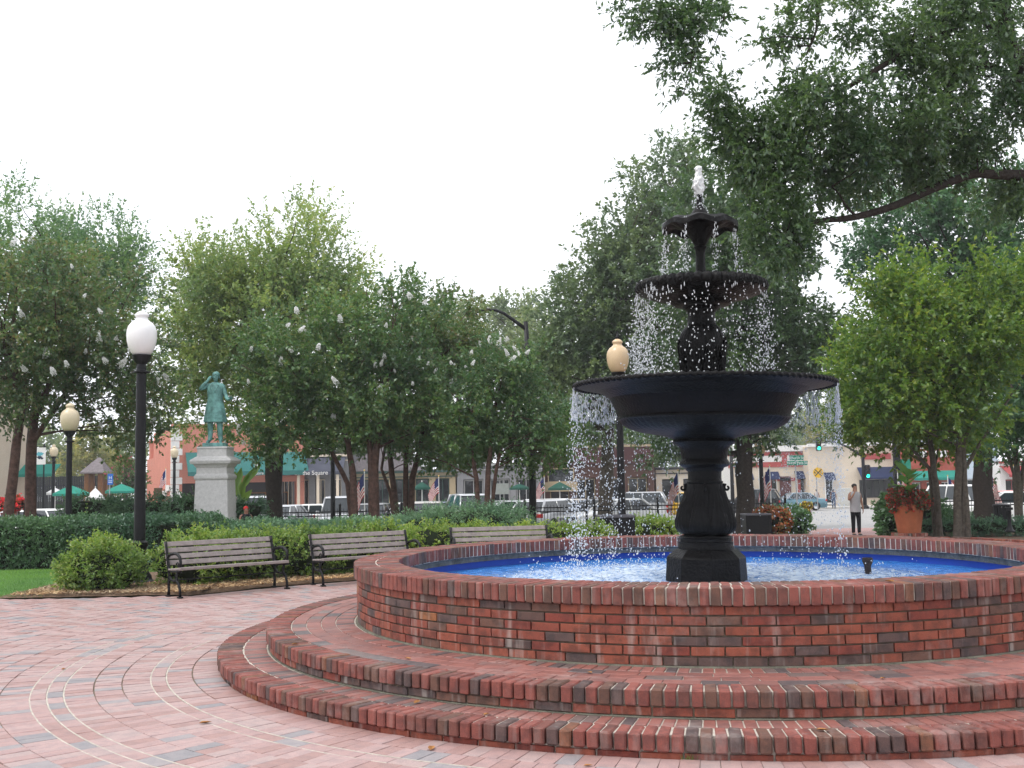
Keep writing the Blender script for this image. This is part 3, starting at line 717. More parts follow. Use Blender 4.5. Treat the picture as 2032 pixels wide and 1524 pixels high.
def tree(name, label, base, stems, lobes, nclump, cr, nspr, slen, nlf, L, W, lm, bark, up=.4, out=.8, droop=0., fork=.5, r_stem=.12, nlimb=26, group=None, cat='tree', blossoms=0, shell=.45, spread=.75, blossom_lobes=None):
    """base: foot of the tree; stems: list of polylines (first point on the ground); lobes: crown ellipsoids"""
    L, W, nspr, nlf, slen = L*1.3, W*1.5, int(round(nspr*.95)), int(round(nlf*1.5)), slen*1.2
    root = thing(name, label, cat, base, 0, group)
    C, D, SH = lobe_clumps(lobes, nclump, shell=shell)
    CR = cr*rng.uniform(.6, 1.3, len(C))
    tips = []
    for st_ in stems:
        b = MB(); k = len(st_['p']); r0 = st_.get('r', r_stem)
        pts_ = [Vector(p) for p in st_['p']]
        fine, rad = [], []
        for i in range(k-1):
            for q in range(4):
                s_ = (i+q/4)/(k-1); fine.append(pts_[i].lerp(pts_[i+1], q/4) + Vector((rnd.uniform(-1, 1), rnd.uniform(-1, 1), 0))*r0*.10); rad.append(r0*(1-.55*s_)*(1.45 if s_ == 0 else 1))
        fine.append(pts_[-1]); rad.append(r0*.42)
        b.tube(fine, rad, 9, cap=False); b.build('trunk', bark, root, smooth=True, world=True)
        tips.append((fine, rad))
    b = MB(); order = np.argsort(-SH*rng.uniform(.6, 1, len(C)))[:nlimb]
    for i in order:
        c = Vector(C[i]); f, rd = min(tips, key=lambda t_: (t_[0][-1]-c).length)
        lo_ = int(len(f)*fork); cand_ = [(q, (f[q]-c).length) for q in range(lo_, len(f)) if f[q].z < c.z+.3] or [(len(f)-1, 0)]
        q = min(cand_, key=lambda a: a[1]+.6*abs(rnd.gauss(0, 1)))[0]
        limb(b, f[q], c, rd[q]*.42, .010, .16, 5, 6)
    if b.v: stuff(b.build('limbs', bark, root, smooth=True, world=True))
    V_ = leaves(C, CR, D, nspr, slen, nlf, L, W, up, out, droop, spread=spread)
    V_ -= np.array(root.location)[None]
    cr_ = link('crown', npmesh('crown', V_, 4, lm), root); cr_['kind'] = 'stuff'
    if blossoms:
        bl = blossom_lobes or lobes
        for k in range(blossoms):
            l = bl[rnd.randrange(len(bl))]
            a = rnd.uniform(-2.6, -.5); e = rnd.uniform(-.1, 1.0); fo = rnd.uniform(.97, 1.10)
            q = Vector((l[0][0]+l[1][0]*fo*math.cos(a)*math.cos(e), l[0][1]+l[1][1]*(fo+.05)*math.sin(a)*math.cos(e), l[0][2]+l[1][2]*fo*math.sin(e)))
            o = link('blossom', BLOSSOM[rnd.randrange(3)], root, q-root.location); s_ = rnd.uniform(.5, 1.1)
            o.scale = (s_*rnd.uniform(.9, 1.4), s_, s_*rnd.uniform(.8, 1.15)); o.rotation_euler = (rnd.uniform(-.7, .7), rnd.uniform(-.7, .7), rnd.uniform(0, 6))
    return root

PETAL = mat('white_petal', (.88, .88, .87), .8, 0, .2, .08, 30)
def blossom_mesh(name):
    n = 260; u = unit(rng.normal(size=(n, 3))); tz = rng.uniform(0, 1, n)
    c = u*(.062*(1-.65*tz))[:, None] + np.array([0, 0, 1])*((tz-.4)*.18)[:, None]
    d = unit(u+rng.normal(size=(n, 3))*.6); s_ = unit(np.cross(d, rng.normal(size=(n, 3)))); L = .026
    v = np.stack([c, c+d*L*.5+s_*L*.5, c+d*L, c+d*L*.5-s_*L*.5], 1).reshape(-1, 3)
    return npmesh(name, v, 4, PETAL)
BLOSSOM = [blossom_mesh('blossom') for _ in range(3)]

LF_MYRTLE = leafmat('myrtle_leaf', [(.034, .082, .026), (.048, .105, .030), (.064, .125, .034), (.095, .11, .036)], .36, .42, .055)
LF_MYRTLE2 = leafmat('myrtle_leaf_rusty', [(.036, .080, .026), (.052, .104, .032), (.074, .108, .034), (.105, .092, .038)], .36, .42, .055)
LF_TALLBLUE = leafmat('tall_leaf_cool', [(.05, .11, .046), (.07, .14, .052), (.095, .158, .055)], .4, .5, .06)  # tone raised to put a hazy veil into the leaf colour
LF_TALLYEL = leafmat('tall_leaf_warm', [(.09, .15, .045), (.12, .185, .052), (.15, .205, .06), (.18, .20, .07)], .4, .5, .05)  # leaf colour lifted in place of haze over this tree
LF_OAK = leafmat('oak_leaf', [(.022, .050, .017), (.032, .068, .022), (.044, .088, .028), (.06, .105, .032)], .38, .35, .075)
LF_OAKFAR = leafmat('oak_leaf_glare', [(.05, .085, .036), (.07, .11, .042), (.09, .13, .05)], .34, .5, .06)  # rear oaks: glare painted in by lighter leaf colour
LF_DEEP = leafmat('deep_green_leaf', [(.028, .075, .03), (.04, .1, .038), (.05, .115, .045)], .36, .45, .06)
LF_YELLOW = leafmat('young_tree_leaf', [(.038, .088, .014), (.055, .115, .016), (.08, .145, .020), (.125, .16, .024)], .42, .42, .04)
LF_PALE = leafmat('far_leaf_haze', [(.09, .13, .06), (.12, .16, .075), (.15, .18, .08)], .35, .6, .03)  # distance haze is painted into these pale leaf tones
LF_PALEY = leafmat('far_leaf_yellow_haze', [(.12, .15, .05), (.18, .19, .06), (.22, .2, .07)], .35, .6, .03)  # yellower far leaves, likewise paled to imitate haze
LF_HEDGE = leafmat('yew_leaf', [(.028, .066, .032), (.040, .092, .042), (.062, .12, .055)], .2, .45, .05)
LF_SHRUB = leafmat('shrub_leaf', [(.06, .12, .018), (.095, .17, .024), (.14, .21, .034), (.20, .23, .07)], .4, .4, .045)
LF_JUNIPER = leafmat('juniper_leaf', [(.045, .10, .055), (.065, .13, .075), (.09, .16, .09)], .2, .5, .04)

def stem(px0, d, px1, py1, r, d1=None, mid=None):
    a, c = at(px0, d), pt(px1, py1, d1 or d); a.z -= .1
    p = [a]
    if mid: p += [pt(q[0], q[1], q[2] if len(q) > 2 else d) for q in mid]
    return dict(p=p+[c], r=r)

G_MY = 'crape myrtles with white blossom'
D1 = 28.5
tree('crape_myrtle', 'spreading crape myrtle with white blossom and forked trunk behind the dark hedge and lawn', at(45, D1), [stem(5, D1, 10, 700, .15, mid=[(30, 900), (45, 800)]), stem(60, D1+.6, 130, 690, .16, mid=[(62, 900), (68, 830)]), stem(62, D1+.6, 170, 720, .10, mid=[(64, 880), (110, 810)])],
     [lobe(60, 640, D1, 190, 130), lobe(190, 640, D1, 140, 120), lobe(100, 540, D1+1, 120, 70), lobe(-60, 640, D1, 160, 150), lobe(260, 700, D1, 90, 85), lobe(40, 770, D1, 160, 70), lobe(170, 750, D1, 150, 55), lobe(270, 790, D1+2, 90, 60), lobe(255, 855, D1+2, 85, 45), lobe(300, 800, D1+1, 60, 60)],
     420, .42, 11, .45, 9, .085, .042, LF_MYRTLE2, BARK_MYRTLE, up=.35, group=G_MY, blossoms=40, fork=.4, nlimb=44)
D2 = 31
tree('crape_myrtle', 'thick-trunked crape myrtle with red-brown stems and white blossom between statue and benches', at(735, D2), [stem(705, D2, 660, 800, .12, mid=[(700, 940), (690, 880)]), stem(745, D2, 760, 760, .15, mid=[(742, 930), (752, 850)]), stem(738, D2, 720, 760, .10, mid=[(735, 900), (728, 840)]), stem(705, D2+.4, 610, 790, .09, mid=[(690, 960), (650, 880)])],
     [lobe(640, 700, D2, 130, 110), lobe(760, 660, D2, 130, 100), lobe(560, 770, D2, 90, 100), lobe(690, 790, D2, 150, 80), lobe(580, 850, D2, 70, 50), lobe(700, 850, D2+1, 130, 50), lobe(505, 880, D2+1, 55, 40), lobe(560, 690, D2+1, 80, 70), lobe(800, 770, D2, 90, 70)],
     400, .46, 11, .48, 9, .09, .045, LF_MYRTLE, BARK_MYRTLE, up=.3, group=G_MY, blossoms=44, fork=.35, nlimb=46)
D3 = 34
tree('crape_myrtle', 'vase-shaped many-stemmed crape myrtle beside the thick-trunked one', at(800, D3), [stem(792, D3, 790, 740, .12, mid=[(780, 960), (770, 880)]), stem(812, D3, 850, 740, .12, mid=[(818, 950), (838, 870)]), stem(806, D3, 815, 740, .10, mid=[(805, 930), (808, 850)]), stem(790, D3, 770, 850, .07, mid=[(775, 980), (757, 930)])],
     [lobe(860, 680, D3, 110, 95), lobe(900, 740, D3, 90, 90), lobe(790, 700, D3, 90, 80), lobe(830, 800, D3, 110, 65), lobe(860, 860, D3, 110, 50)],
     280, .46, 11, .48, 9, .09, .045, LF_MYRTLE2, BARK_MYRTLE, up=.3, group=G_MY, blossoms=22, fork=.35, nlimb=40)
D4 = 30
tree('crape_myrtle', 'slender crape myrtle leaning outwards behind the low juniper', at(962, D4), [stem(955, D4, 940, 800, .08, mid=[(945, 950), (935, 880)]), stem(964, D4, 985, 790, .09, mid=[(968, 940), (975, 870)]), stem(966, D4, 1020, 810, .06, mid=[(985, 930), (1000, 870)])],
     [lobe(960, 780, D4, 90, 90), lobe(1030, 790, D4, 75, 80), lobe(1000, 730, D4, 75, 55), lobe(930, 850, D4, 80, 50), lobe(1060, 860, D4, 70, 60), lobe(1000, 890, D4+1, 100, 40), lobe(1130, 840, D4+2, 60, 60), lobe(1080, 905, D4+1, 65, 35), lobe(900, 895, D4+2, 60, 35)],
     230, .42, 11, .44, 9, .085, .04, LF_MYRTLE, BARK_MYRTLE, up=.25, group=G_MY, blossoms=14, fork=.35, nlimb=34, blossom_lobes=[lobe(960, 740, D4, 90, 70), lobe(1000, 720, D4, 70, 50)])
tree('elm_tree', 'tall feathery blue-green tree rising above the left crape myrtle', at(60, 42), [stem(58, 42, 120, 560, .24, mid=[(62, 880), (80, 720)])],
     [lobe(150, 520, 42, 130, 110), lobe(30, 500, 42, 90, 120), lobe(230, 560, 42, 80, 110), lobe(120, 620, 42, 160, 100)],
     230, .55, 10, 1.1, 12, .11, .05, LF_TALLBLUE, BARK, up=.75, out=.9, fork=.5, nlimb=40, shell=.6)
tree('elm_tree', 'tall yellow-green feathery tree with a dark forked trunk behind the statue', at(543, 38), [stem(546, 38, 540, 600, .30, mid=[(540, 900), (538, 780)]), stem(546, 38, 640, 820, .13, mid=[(556, 900), (590, 860)])],
     [lobe(480, 590, 38, 120, 120), lobe(610, 540, 38, 100, 120), lobe(560, 620, 38, 150, 120), lobe(420, 690, 38, 90, 110), lobe(660, 620, 38, 80, 90), lobe(400, 580, 38, 60, 110), lobe(470, 760, 38, 110, 90), lobe(640, 760, 38, 120, 90), lobe(400, 800, 38, 80, 70), lobe(520, 840, 38, 70, 40)],
     440, .55, 10, 1.05, 12, .108, .05, LF_TALLYEL, BARK, up=1.0, out=.7, fork=.6, nlimb=30, shell=.6)
G_FAR = 'pale trees far beyond the shops'
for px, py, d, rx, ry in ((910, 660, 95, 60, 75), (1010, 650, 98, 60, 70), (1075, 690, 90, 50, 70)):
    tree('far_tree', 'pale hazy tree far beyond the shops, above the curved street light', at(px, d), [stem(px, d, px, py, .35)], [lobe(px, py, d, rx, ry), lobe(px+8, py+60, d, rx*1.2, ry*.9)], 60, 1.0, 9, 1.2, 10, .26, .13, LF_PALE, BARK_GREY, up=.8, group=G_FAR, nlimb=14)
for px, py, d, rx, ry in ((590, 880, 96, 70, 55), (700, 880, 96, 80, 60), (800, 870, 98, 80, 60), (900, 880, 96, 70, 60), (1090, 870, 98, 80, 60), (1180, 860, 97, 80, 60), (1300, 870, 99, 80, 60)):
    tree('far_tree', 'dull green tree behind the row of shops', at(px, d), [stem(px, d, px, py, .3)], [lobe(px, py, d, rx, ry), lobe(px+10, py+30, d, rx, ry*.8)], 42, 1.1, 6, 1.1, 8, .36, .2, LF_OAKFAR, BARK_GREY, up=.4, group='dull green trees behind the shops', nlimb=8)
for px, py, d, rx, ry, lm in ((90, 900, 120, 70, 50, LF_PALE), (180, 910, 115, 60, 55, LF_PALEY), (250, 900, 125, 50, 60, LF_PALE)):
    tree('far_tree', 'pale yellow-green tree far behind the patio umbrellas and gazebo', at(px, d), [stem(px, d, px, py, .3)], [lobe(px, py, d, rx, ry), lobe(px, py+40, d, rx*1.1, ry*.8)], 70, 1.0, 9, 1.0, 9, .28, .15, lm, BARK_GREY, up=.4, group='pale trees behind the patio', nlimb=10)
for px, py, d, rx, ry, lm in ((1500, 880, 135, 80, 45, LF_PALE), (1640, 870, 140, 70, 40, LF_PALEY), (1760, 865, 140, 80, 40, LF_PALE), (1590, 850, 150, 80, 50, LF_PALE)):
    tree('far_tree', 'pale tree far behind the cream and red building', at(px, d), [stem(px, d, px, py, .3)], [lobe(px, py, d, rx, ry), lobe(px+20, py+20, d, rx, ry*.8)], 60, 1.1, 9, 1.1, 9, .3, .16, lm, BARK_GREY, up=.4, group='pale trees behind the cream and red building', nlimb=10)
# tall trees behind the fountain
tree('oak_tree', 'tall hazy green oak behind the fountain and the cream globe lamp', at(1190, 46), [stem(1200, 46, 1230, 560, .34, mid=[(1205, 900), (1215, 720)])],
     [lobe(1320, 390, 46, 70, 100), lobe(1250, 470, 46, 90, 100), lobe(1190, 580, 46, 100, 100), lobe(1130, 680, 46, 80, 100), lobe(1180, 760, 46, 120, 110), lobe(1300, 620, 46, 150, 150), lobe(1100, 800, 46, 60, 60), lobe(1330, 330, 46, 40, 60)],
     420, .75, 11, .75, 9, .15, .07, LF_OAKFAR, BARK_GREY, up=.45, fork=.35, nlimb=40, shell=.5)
tree('oak_tree', 'dense green oak directly behind the fountain tiers', at(1470, 38), [stem(1480, 38, 1470, 560, .34, mid=[(1478, 900), (1475, 720)])],
     [lobe(1420, 420, 38, 100, 110), lobe(1500, 520, 38, 130, 120), lobe(1560, 640, 38, 100, 110), lobe(1400, 620, 38, 110, 130), lobe(1480, 730, 38, 150, 90), lobe(1600, 700, 38, 70, 70), lobe(1540, 850, 38, 60, 60), lobe(1330, 850, 38, 90, 60), lobe(1450, 850, 38, 70, 45)],
     430, .65, 11, .65, 9, .14, .06, LF_OAK, BARK, up=.35, fork=.35, nlimb=36, shell=.5)
tree('oak_tree', 'deep green tall tree standing behind the young yellow-green trees', at(1950, 38), [stem(1952, 38, 1930, 560, .38, mid=[(1950, 930), (1945, 760)])],
     [lobe(1800, 460, 38, 110, 90), lobe(1920, 430, 38, 120, 100), lobe(2030, 450, 38, 110, 110), lobe(1760, 530, 38, 80, 60), lobe(1880, 560, 38, 150, 80), lobe(2080, 600, 38, 110, 120), lobe(1980, 660, 38, 120, 90)],
     330, .65, 11, .65, 9, .14, .06, LF_DEEP, BARK, up=.3, fork=.4, nlimb=36, shell=.5)
G_YOUNG = 'young yellow-green trees in the right-hand bed'
D5 = 26.5
tree('zelkova_tree', 'young yellow-green tree with two slim trunks in the bed beside the terracotta pot', at(1905, D5), [stem(1899, D5, 1890, 720, .11, mid=[(1901, 960), (1905, 860)]), stem(1922, D5, 1960, 740, .085, mid=[(1914, 960), (1912, 880)]), stem(1908, D5, 2010, 780, .06, mid=[(1915, 930), (1950, 870)])],
     [lobe(1790, 630, D5, 95, 70), lobe(1900, 690, D5, 130, 90), lobe(1760, 740, D5, 75, 70), lobe(1985, 650, D5, 80, 90), lobe(1850, 790, D5, 150, 80), lobe(1825, 560, D5, 50, 40), lobe(1960, 570, D5, 45, 40), lobe(1715, 790, D5, 50, 45), lobe(2040, 560, D5, 50, 50)],
     290, .42, 11, .65, 11, .10, .045, LF_YELLOW, BARK_GREY, up=.3, group=G_YOUNG, fork=.35, nlimb=44, shell=.6)
tree('zelkova_tree', 'young yellow-green tree with a single dark trunk just behind the canna pot', at(1858, 29), [stem(1866, 27.4, 1845, 720, .10, mid=[(1856, 960, 27.6), (1846, 880, 28)], d1=28.5), stem(1858, 27.6, 1760, 800, .06, mid=[(1845, 930, 27.8), (1800, 880, 28)], d1=28.5)],
     [lobe(1730, 700, 29, 70, 90), lobe(1760, 800, 29, 100, 75), lobe(1700, 820, 29, 45, 60), lobe(1850, 860, 29, 110, 40)],
     170, .45, 11, .55, 10, .10, .045, LF_YELLOW, BARK_GREY, up=.25, group=G_YOUNG, fork=.35, nlimb=30, shell=.55)
tree('zelkova_tree', 'young tree at the frame edge beside the orange-red car, trunk forking low', at(2022, 33), [stem(2024, 33, 2010, 780, .12, mid=[(2020, 960), (2016, 900)]), stem(2020, 33, 1985, 860, .07, mid=[(2012, 940)]), stem(2022, 33, 2060, 850, .07, mid=[(2030, 920)])],
     [lobe(2040, 760, 33, 90, 90), lobe(1990, 850, 33, 80, 55), lobe(2080, 850, 33, 80, 60)],
     150, .5, 11, .55, 10, .11, .05, LF_DEEP, BARK_GREY, up=.25, group=G_YOUNG, fork=.35, nlimb=24, shell=.55)
# pink crape myrtle by the salmon building
LF_PINK = leafmat('pink_petal', [(.34, .05, .10), (.10, .09, .05), (.05, .1, .03), (.05, .1, .03), (.06, .11, .03), (.05, .1, .03)], .3, .6, .02)
tree('pink_myrtle', 'small pink-flowering crape myrtle against the salmon building', at(250, 72), [stem(250, 72, 250, 930, .1)], [lobe(245, 940, 72, 22, 32), lobe(256, 960, 72, 24, 24)], 30, .4, 8, .5, 8, .14, .08, LF_PINK, BARK_GREY, nlimb=8)

# overhanging oak: trunk outside the frame on the right, limbs reaching in over the fountain
oak = thing('overhanging_oak', 'big oak leaning in with a long bare limb and leafy boughs above the fountain', 'tree', at(2330, 17))
b = MB()
tb = at(2330, 17); tp = [tb+Vector((0, 0, -.2)), tb+Vector((-.05, 0, 2)), tb+Vector((-.15, 0, 4.2)), pt(2230, 250, 17), pt(2140, 60, 16.6), pt(2000, -60, 16)]
b.tube(tp, [.62, .48, .42, .36, .26, .16], 14, cap=False); b.build('trunk', BARK, oak, smooth=True, world=True)
def bough(name, P_, R_, n=8):
    fine, rad = [], []
    for i in range(len(P_)-1):
        for q in range(4):
            s_ = q/4; a_ = P_[max(i-1, 0)]; b_, c_ = P_[i], P_[i+1]; d_ = P_[min(i+2, len(P_)-1)]
            fine.append(.5*((2*b_)+(c_-a_)*s_+(2*a_-5*b_+4*c_-d_)*s_*s_+(3*b_-a_-3*c_+d_)*s_**3)); rad.append(R_[i]+(R_[i+1]-R_[i])*s_)
    fine.append(P_[-1]); rad.append(R_[-1])
    MB().tube(fine, rad, n, cap=False).build(name, BARK, oak, smooth=True, world=True)
    return fine
BO = []
BO.append(bough('limb', [pt(2235, 300, 17), pt(2100, 345, 16), pt(1975, 346, 15.2), pt(1930, 346, 15), pt(1850, 375, 14.8), pt(1770, 410, 14.6), pt(1690, 432, 14.4), pt(1620, 440, 14.2), pt(1560, 470, 14)], [.15, .11, .070, .062, .058, .052, .046, .036, .02]))
BO.append(bough('limb', [pt(2140, 60, 16.6), pt(2060, 150, 16), pt(2010, 110, 15.5), pt(1990, 20, 15), pt(1965, -60, 14.6)], [.2, .15, .12, .1, .08]))
BO.append(bough('limb', [pt(2060, 150, 16), pt(1950, 35, 15), pt(1900, 50, 14.8), pt(1820, 90, 14.5), pt(1720, 150, 14.2), pt(1600, 220, 14), pt(1480, 270, 13.8)], [.1, .07, .055, .045, .035, .028, .014]))
BO.append(bough('limb', [pt(2060, 200, 16), pt(1960, 130, 15.2), pt(1880, 180, 15), pt(1780, 250, 14.8), pt(1650, 330, 14.5), pt(1560, 380, 14.2)], [.09, .06, .05, .04, .03, .015]))
BO.append(bough('limb', [pt(1990, 20, 15), pt(1850, -40, 14.4), pt(1650, -30, 14), pt(1620, 60, 13.8), pt(1600, 110, 13.7)], [.08, .06, .04, .018, .008]))
BO.append(bough('limb', [pt(1650, -30, 14), pt(1480, -60, 13.5), pt(1400, 20, 13.3), pt(1380, 100, 13.2), pt(1355, 190, 13.1)], [.04, .03, .016, .011, .006]))
BO.append(bough('twig', [pt(1700, 430, 14.4), pt(1680, 410, 14.3), pt(1665, 385, 14.2), pt(1650, 370, 14.2)], [.022, .016, .012, .008], 6))
BO.append(bough('twig', [pt(1440, 20, 13.4), pt(1425, 70, 13.3), pt(1405, 115, 13.2), pt(1390, 125, 13.2)], [.008, .006, .004, .003], 5))
OL = [ # leafy masses of the boughs
 lobe(1345, 60, 13.3, 55, 80, .5), lobe(1290, 20, 13.3, 70, 45, .5), lobe(1360, 140, 13.2, 30, 60, .3), lobe(1410, 10, 13.4, 60, 30, .5),
 lobe(1590, 40, 13.8, 50, 55, .5), lobe(1545, 70, 13.8, 35, 30, .3), lobe(1700, 30, 14, 45, 50, .5), lobe(1680, 70, 14, 20, 20, .3),
 lobe(1800, 100, 14.5, 90, 70, .8), lobe(1900, 140, 14.9, 110, 90, 1), lobe(2020, 200, 15.2, 80, 110, 1), lobe(1880, 20, 14.6, 100, 40, .8),
 lobe(1440, 190, 13.8, 55, 50, .6), lobe(1470, 250, 13.8, 60, 60, .7), lobe(1560, 250, 14, 90, 70, .9), lobe(1680, 240, 14.3, 100, 90, 1), lobe(1800, 240, 14.6, 100, 80, 1),
 lobe(1600, 180, 14, 60, 40, .7), lobe(1540, 330, 14, 80, 60, .9), lobe(1650, 330, 14.4, 90, 60, .9), lobe(1780, 310, 14.8, 90, 60, 1), lobe(1900, 290, 15.2, 110, 70, 1),
 lobe(1530, 430, 14, 70, 70, .7), lobe(1590, 420, 14.2, 40, 50, .6), lobe(1560, 510, 14, 55, 45, .6), lobe(1700, 370, 15.4, 60, 30, .8), lobe(1810, 350, 15.6, 60, 30, .8), lobe(2000, 390, 16, 60, 60, 1),
 lobe(1490, 300, 13.9, 70, 50, .7), lobe(1960, 60, 15.4, 80, 60, 1)]
C, D_, SH = lobe_clumps(OL, 600, shell=.7); CR = .15*rng.uniform(.5, 1.4, len(C))
V_ = leaves(C, CR, D_*.4, 11, .32, 12, .082, .034, up=-.1, out=.5, droop=.35, spread=.7)
V_ -= np.array(oak.location)[None]
o = link('crown', npmesh('crown', V_, 4, LF_OAK), oak); o['kind'] = 'stuff'
b = MB()
for i in rng.permutation(len(C))[:150]:
    c = Vector(C[i]); f = min((q for bo in BO for q in bo), key=lambda q: (q-c).length + .4*abs(q.z-c.z))
    limb(b, f, c, .014, .004, .25, 4, 5)
stuff(b.build('twigs', BARK, oak, smooth=True, world=True))

# ------------------------------------------------------------------ hedges and shrubs
def bush(name, label, cat, boxes, ncl, cr, nspr, slen, nlf, L, W, lm, core, group=None, up=.5, shell=.35, zmin=None, base=None):
    c0 = boxes[0][0]; root = thing(name, label, cat, base or (c0[0], c0[1], gz(c0[1])), 0, group)
    b = MB()
    for k, (c, r_) in enumerate(boxes): b.blob(c, [q*.82 for q in r_], 2, .25, 1.7, seed=k+rnd.random()*9)
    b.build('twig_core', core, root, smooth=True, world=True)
    C, D, SH = lobe_clumps(boxes, ncl, shell=shell); CR = cr*rng.uniform(.6, 1.3, len(C))
    keep = C[:, 2] > (zmin if zmin is not None else gz(c0[1])+.05); C, D, CR = C[keep], D[keep], CR[keep]
    V_ = leaves(C, CR, D, nspr, slen, nlf, L, W, up, .9)
    vz = V_.reshape(-1, 4, 3); vz = vz[vz[:, :, 2].min(1) > gz(c0[1])+.005]
    V_ = vz.reshape(-1, 3) - np.array(root.location)[None]
    o = link('foliage', npmesh('foliage', V_, 4, lm), root); o['kind'] = 'stuff'
    return root
CORE_DARK = mat('hedge_dark_twig', (.014, .020, .010), 1, 0, .05, .3, 8)  # dark twig colour of the solid cores that block see-through
# clipped dark hedge behind the lawn, running off to the left and bending behind the benches
def hedge_boxes(P_, w_, h_, step=.55):
    bx = []
    for i in range(len(P_)-1):
        a, c = Vector(P_[i]), Vector(P_[i+1]); n = max(1, int((c-a).length/step))
        for k in range(n):
            q = a.lerp(c, (k+.5)/n); z0 = gz(q.y)
            bx.append(((q.x, q.y, z0+h_*.52), (step*.75, w_/2, h_*.5)))
    return bx
def hedge(name, label, P_, w_, h_, lm, per_m, L, W, slen, group=None):
    root = thing(name, label, 'hedge', (P_[0][0], P_[0][1], gz(P_[0][1])), 0, group)
    allp, alld = [], []
    b = MB()
    for i in range(len(P_)-1):
        a, c = Vector(P_[i]+(0,)), Vector(P_[i+1]+(0,)); L_ = (c-a).length; d = (c-a)/L_; nrm = Vector((-d.y, d.x, 0))
        n = int(L_*per_m); s_ = rng.uniform(0, L_, n); f = rng.uniform(0, 1, n)
        per = w_+2*h_; q = f*per
        off = np.where(q < h_, -w_/2, np.where(q < h_+w_, q-h_-w_/2, w_/2)); hh = np.where(q < h_, q, np.where(q < h_+w_, h_, h_-(q-h_-w_)))
        # rounded shoulders and gentle unevenness
        e = np.abs(off)/(w_/2); hh = hh - .10*h_*np.clip(e-.5, 0, 1)**2*4*(hh > .7*h_)
        x = a.x+d.x*s_+nrm.x*off; y = a.y+d.y*s_+nrm.y*off
        nz = np.array([mnoise.noise(Vector((xx*1.3, yy*1.3, zz*1.8))) for xx, yy, zz in zip(x, y, hh)])
        g_ = np.array([gz(v) for v in y])
        nd = np.stack([np.where(q < h_, -1, np.where(q > h_+w_, 1, 0))*nrm.x, np.where(q < h_, -1, np.where(q > h_+w_, 1, 0))*nrm.y, ((q >= h_) & (q <= h_+w_))*1.0], 1)
        pp = np.stack([x, y, g_+hh*(1+.03*nz)+.04], 1) + nd*(nz*.07)[:, None] - nd*.05
        allp.append(pp); alld.append(nd)
        m_ = (a+c)/2; k = max(2, int(L_/1.5))
        for j in range(k):
            q0, q1 = a.lerp(c, j/k), a.lerp(c, (j+1)/k); mm = (q0+q1)/2
            b.box((mm.x, mm.y, gz(mm.y)+h_*.45), (L_/k+.05, w_*.82, h_*.9), math.atan2(d.y, d.x))
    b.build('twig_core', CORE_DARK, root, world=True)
    C = np.concatenate(allp); D = np.concatenate(alld)
    V_ = leaves(C, np.full(len(C), .07), D, 2, slen, 6, L, W, .35, 1.1)
    vz = V_.reshape(-1, 4, 3); V_ = vz[vz[:, :, 2].min(1) > -.45].reshape(-1, 3) - np.array(root.location)[None]
    o = link('foliage', npmesh('foliage', V_, 4, lm), root); o['kind'] = 'stuff'
hx = at(0, 24.2).x
hedge('clipped_hedge', 'clipped dark green hedge along the back of the lawn', [(hx-3.5, 24.6), (at(150, 24.6).x, 24.6), (at(330, 24.4).x, 24.4), (at(430, 25.2).x, 25.2)], 1.3, .98, LF_HEDGE, 620, .085, .030, .15)
hedge('clipped_hedge', 'low blue-green clipped hedge running behind the light green shrubs by the benches', [(at(420, 25).x, 25), (at(560, 24.6).x, 24.6), (at(720, 24.2).x, 24.2), (at(860, 24).x, 24)], 1.2, .84, LF_JUNIPER, 520, .075, .026, .15)
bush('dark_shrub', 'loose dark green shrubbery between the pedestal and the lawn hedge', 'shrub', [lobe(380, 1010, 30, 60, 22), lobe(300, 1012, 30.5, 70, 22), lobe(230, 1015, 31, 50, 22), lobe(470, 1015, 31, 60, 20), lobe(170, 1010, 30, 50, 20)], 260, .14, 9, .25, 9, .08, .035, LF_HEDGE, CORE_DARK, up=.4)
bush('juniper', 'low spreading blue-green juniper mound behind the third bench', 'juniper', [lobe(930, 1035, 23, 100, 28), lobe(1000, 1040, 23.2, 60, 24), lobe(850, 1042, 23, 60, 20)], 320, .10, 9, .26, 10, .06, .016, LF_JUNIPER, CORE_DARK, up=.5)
# round shrub beside the white globe lamp
sc = at(200, 17.45); bush('round_shrub', 'rounded green shrub with pale new tips at the lawn corner below the white globe lamp', 'shrub', [((sc.x, sc.y, .38), (.56, .52, .40)), ((sc.x-.12, sc.y, .52), (.34, .36, .30)), ((sc.x+.30, sc.y+.05, .34), (.30, .36, .32)), ((sc.x-.36, sc.y, .30), (.26, .32, .26))], 300, .09, 10, .17, 9, .050, .024, LF_SHRUB, CORE_DARK, up=.7)
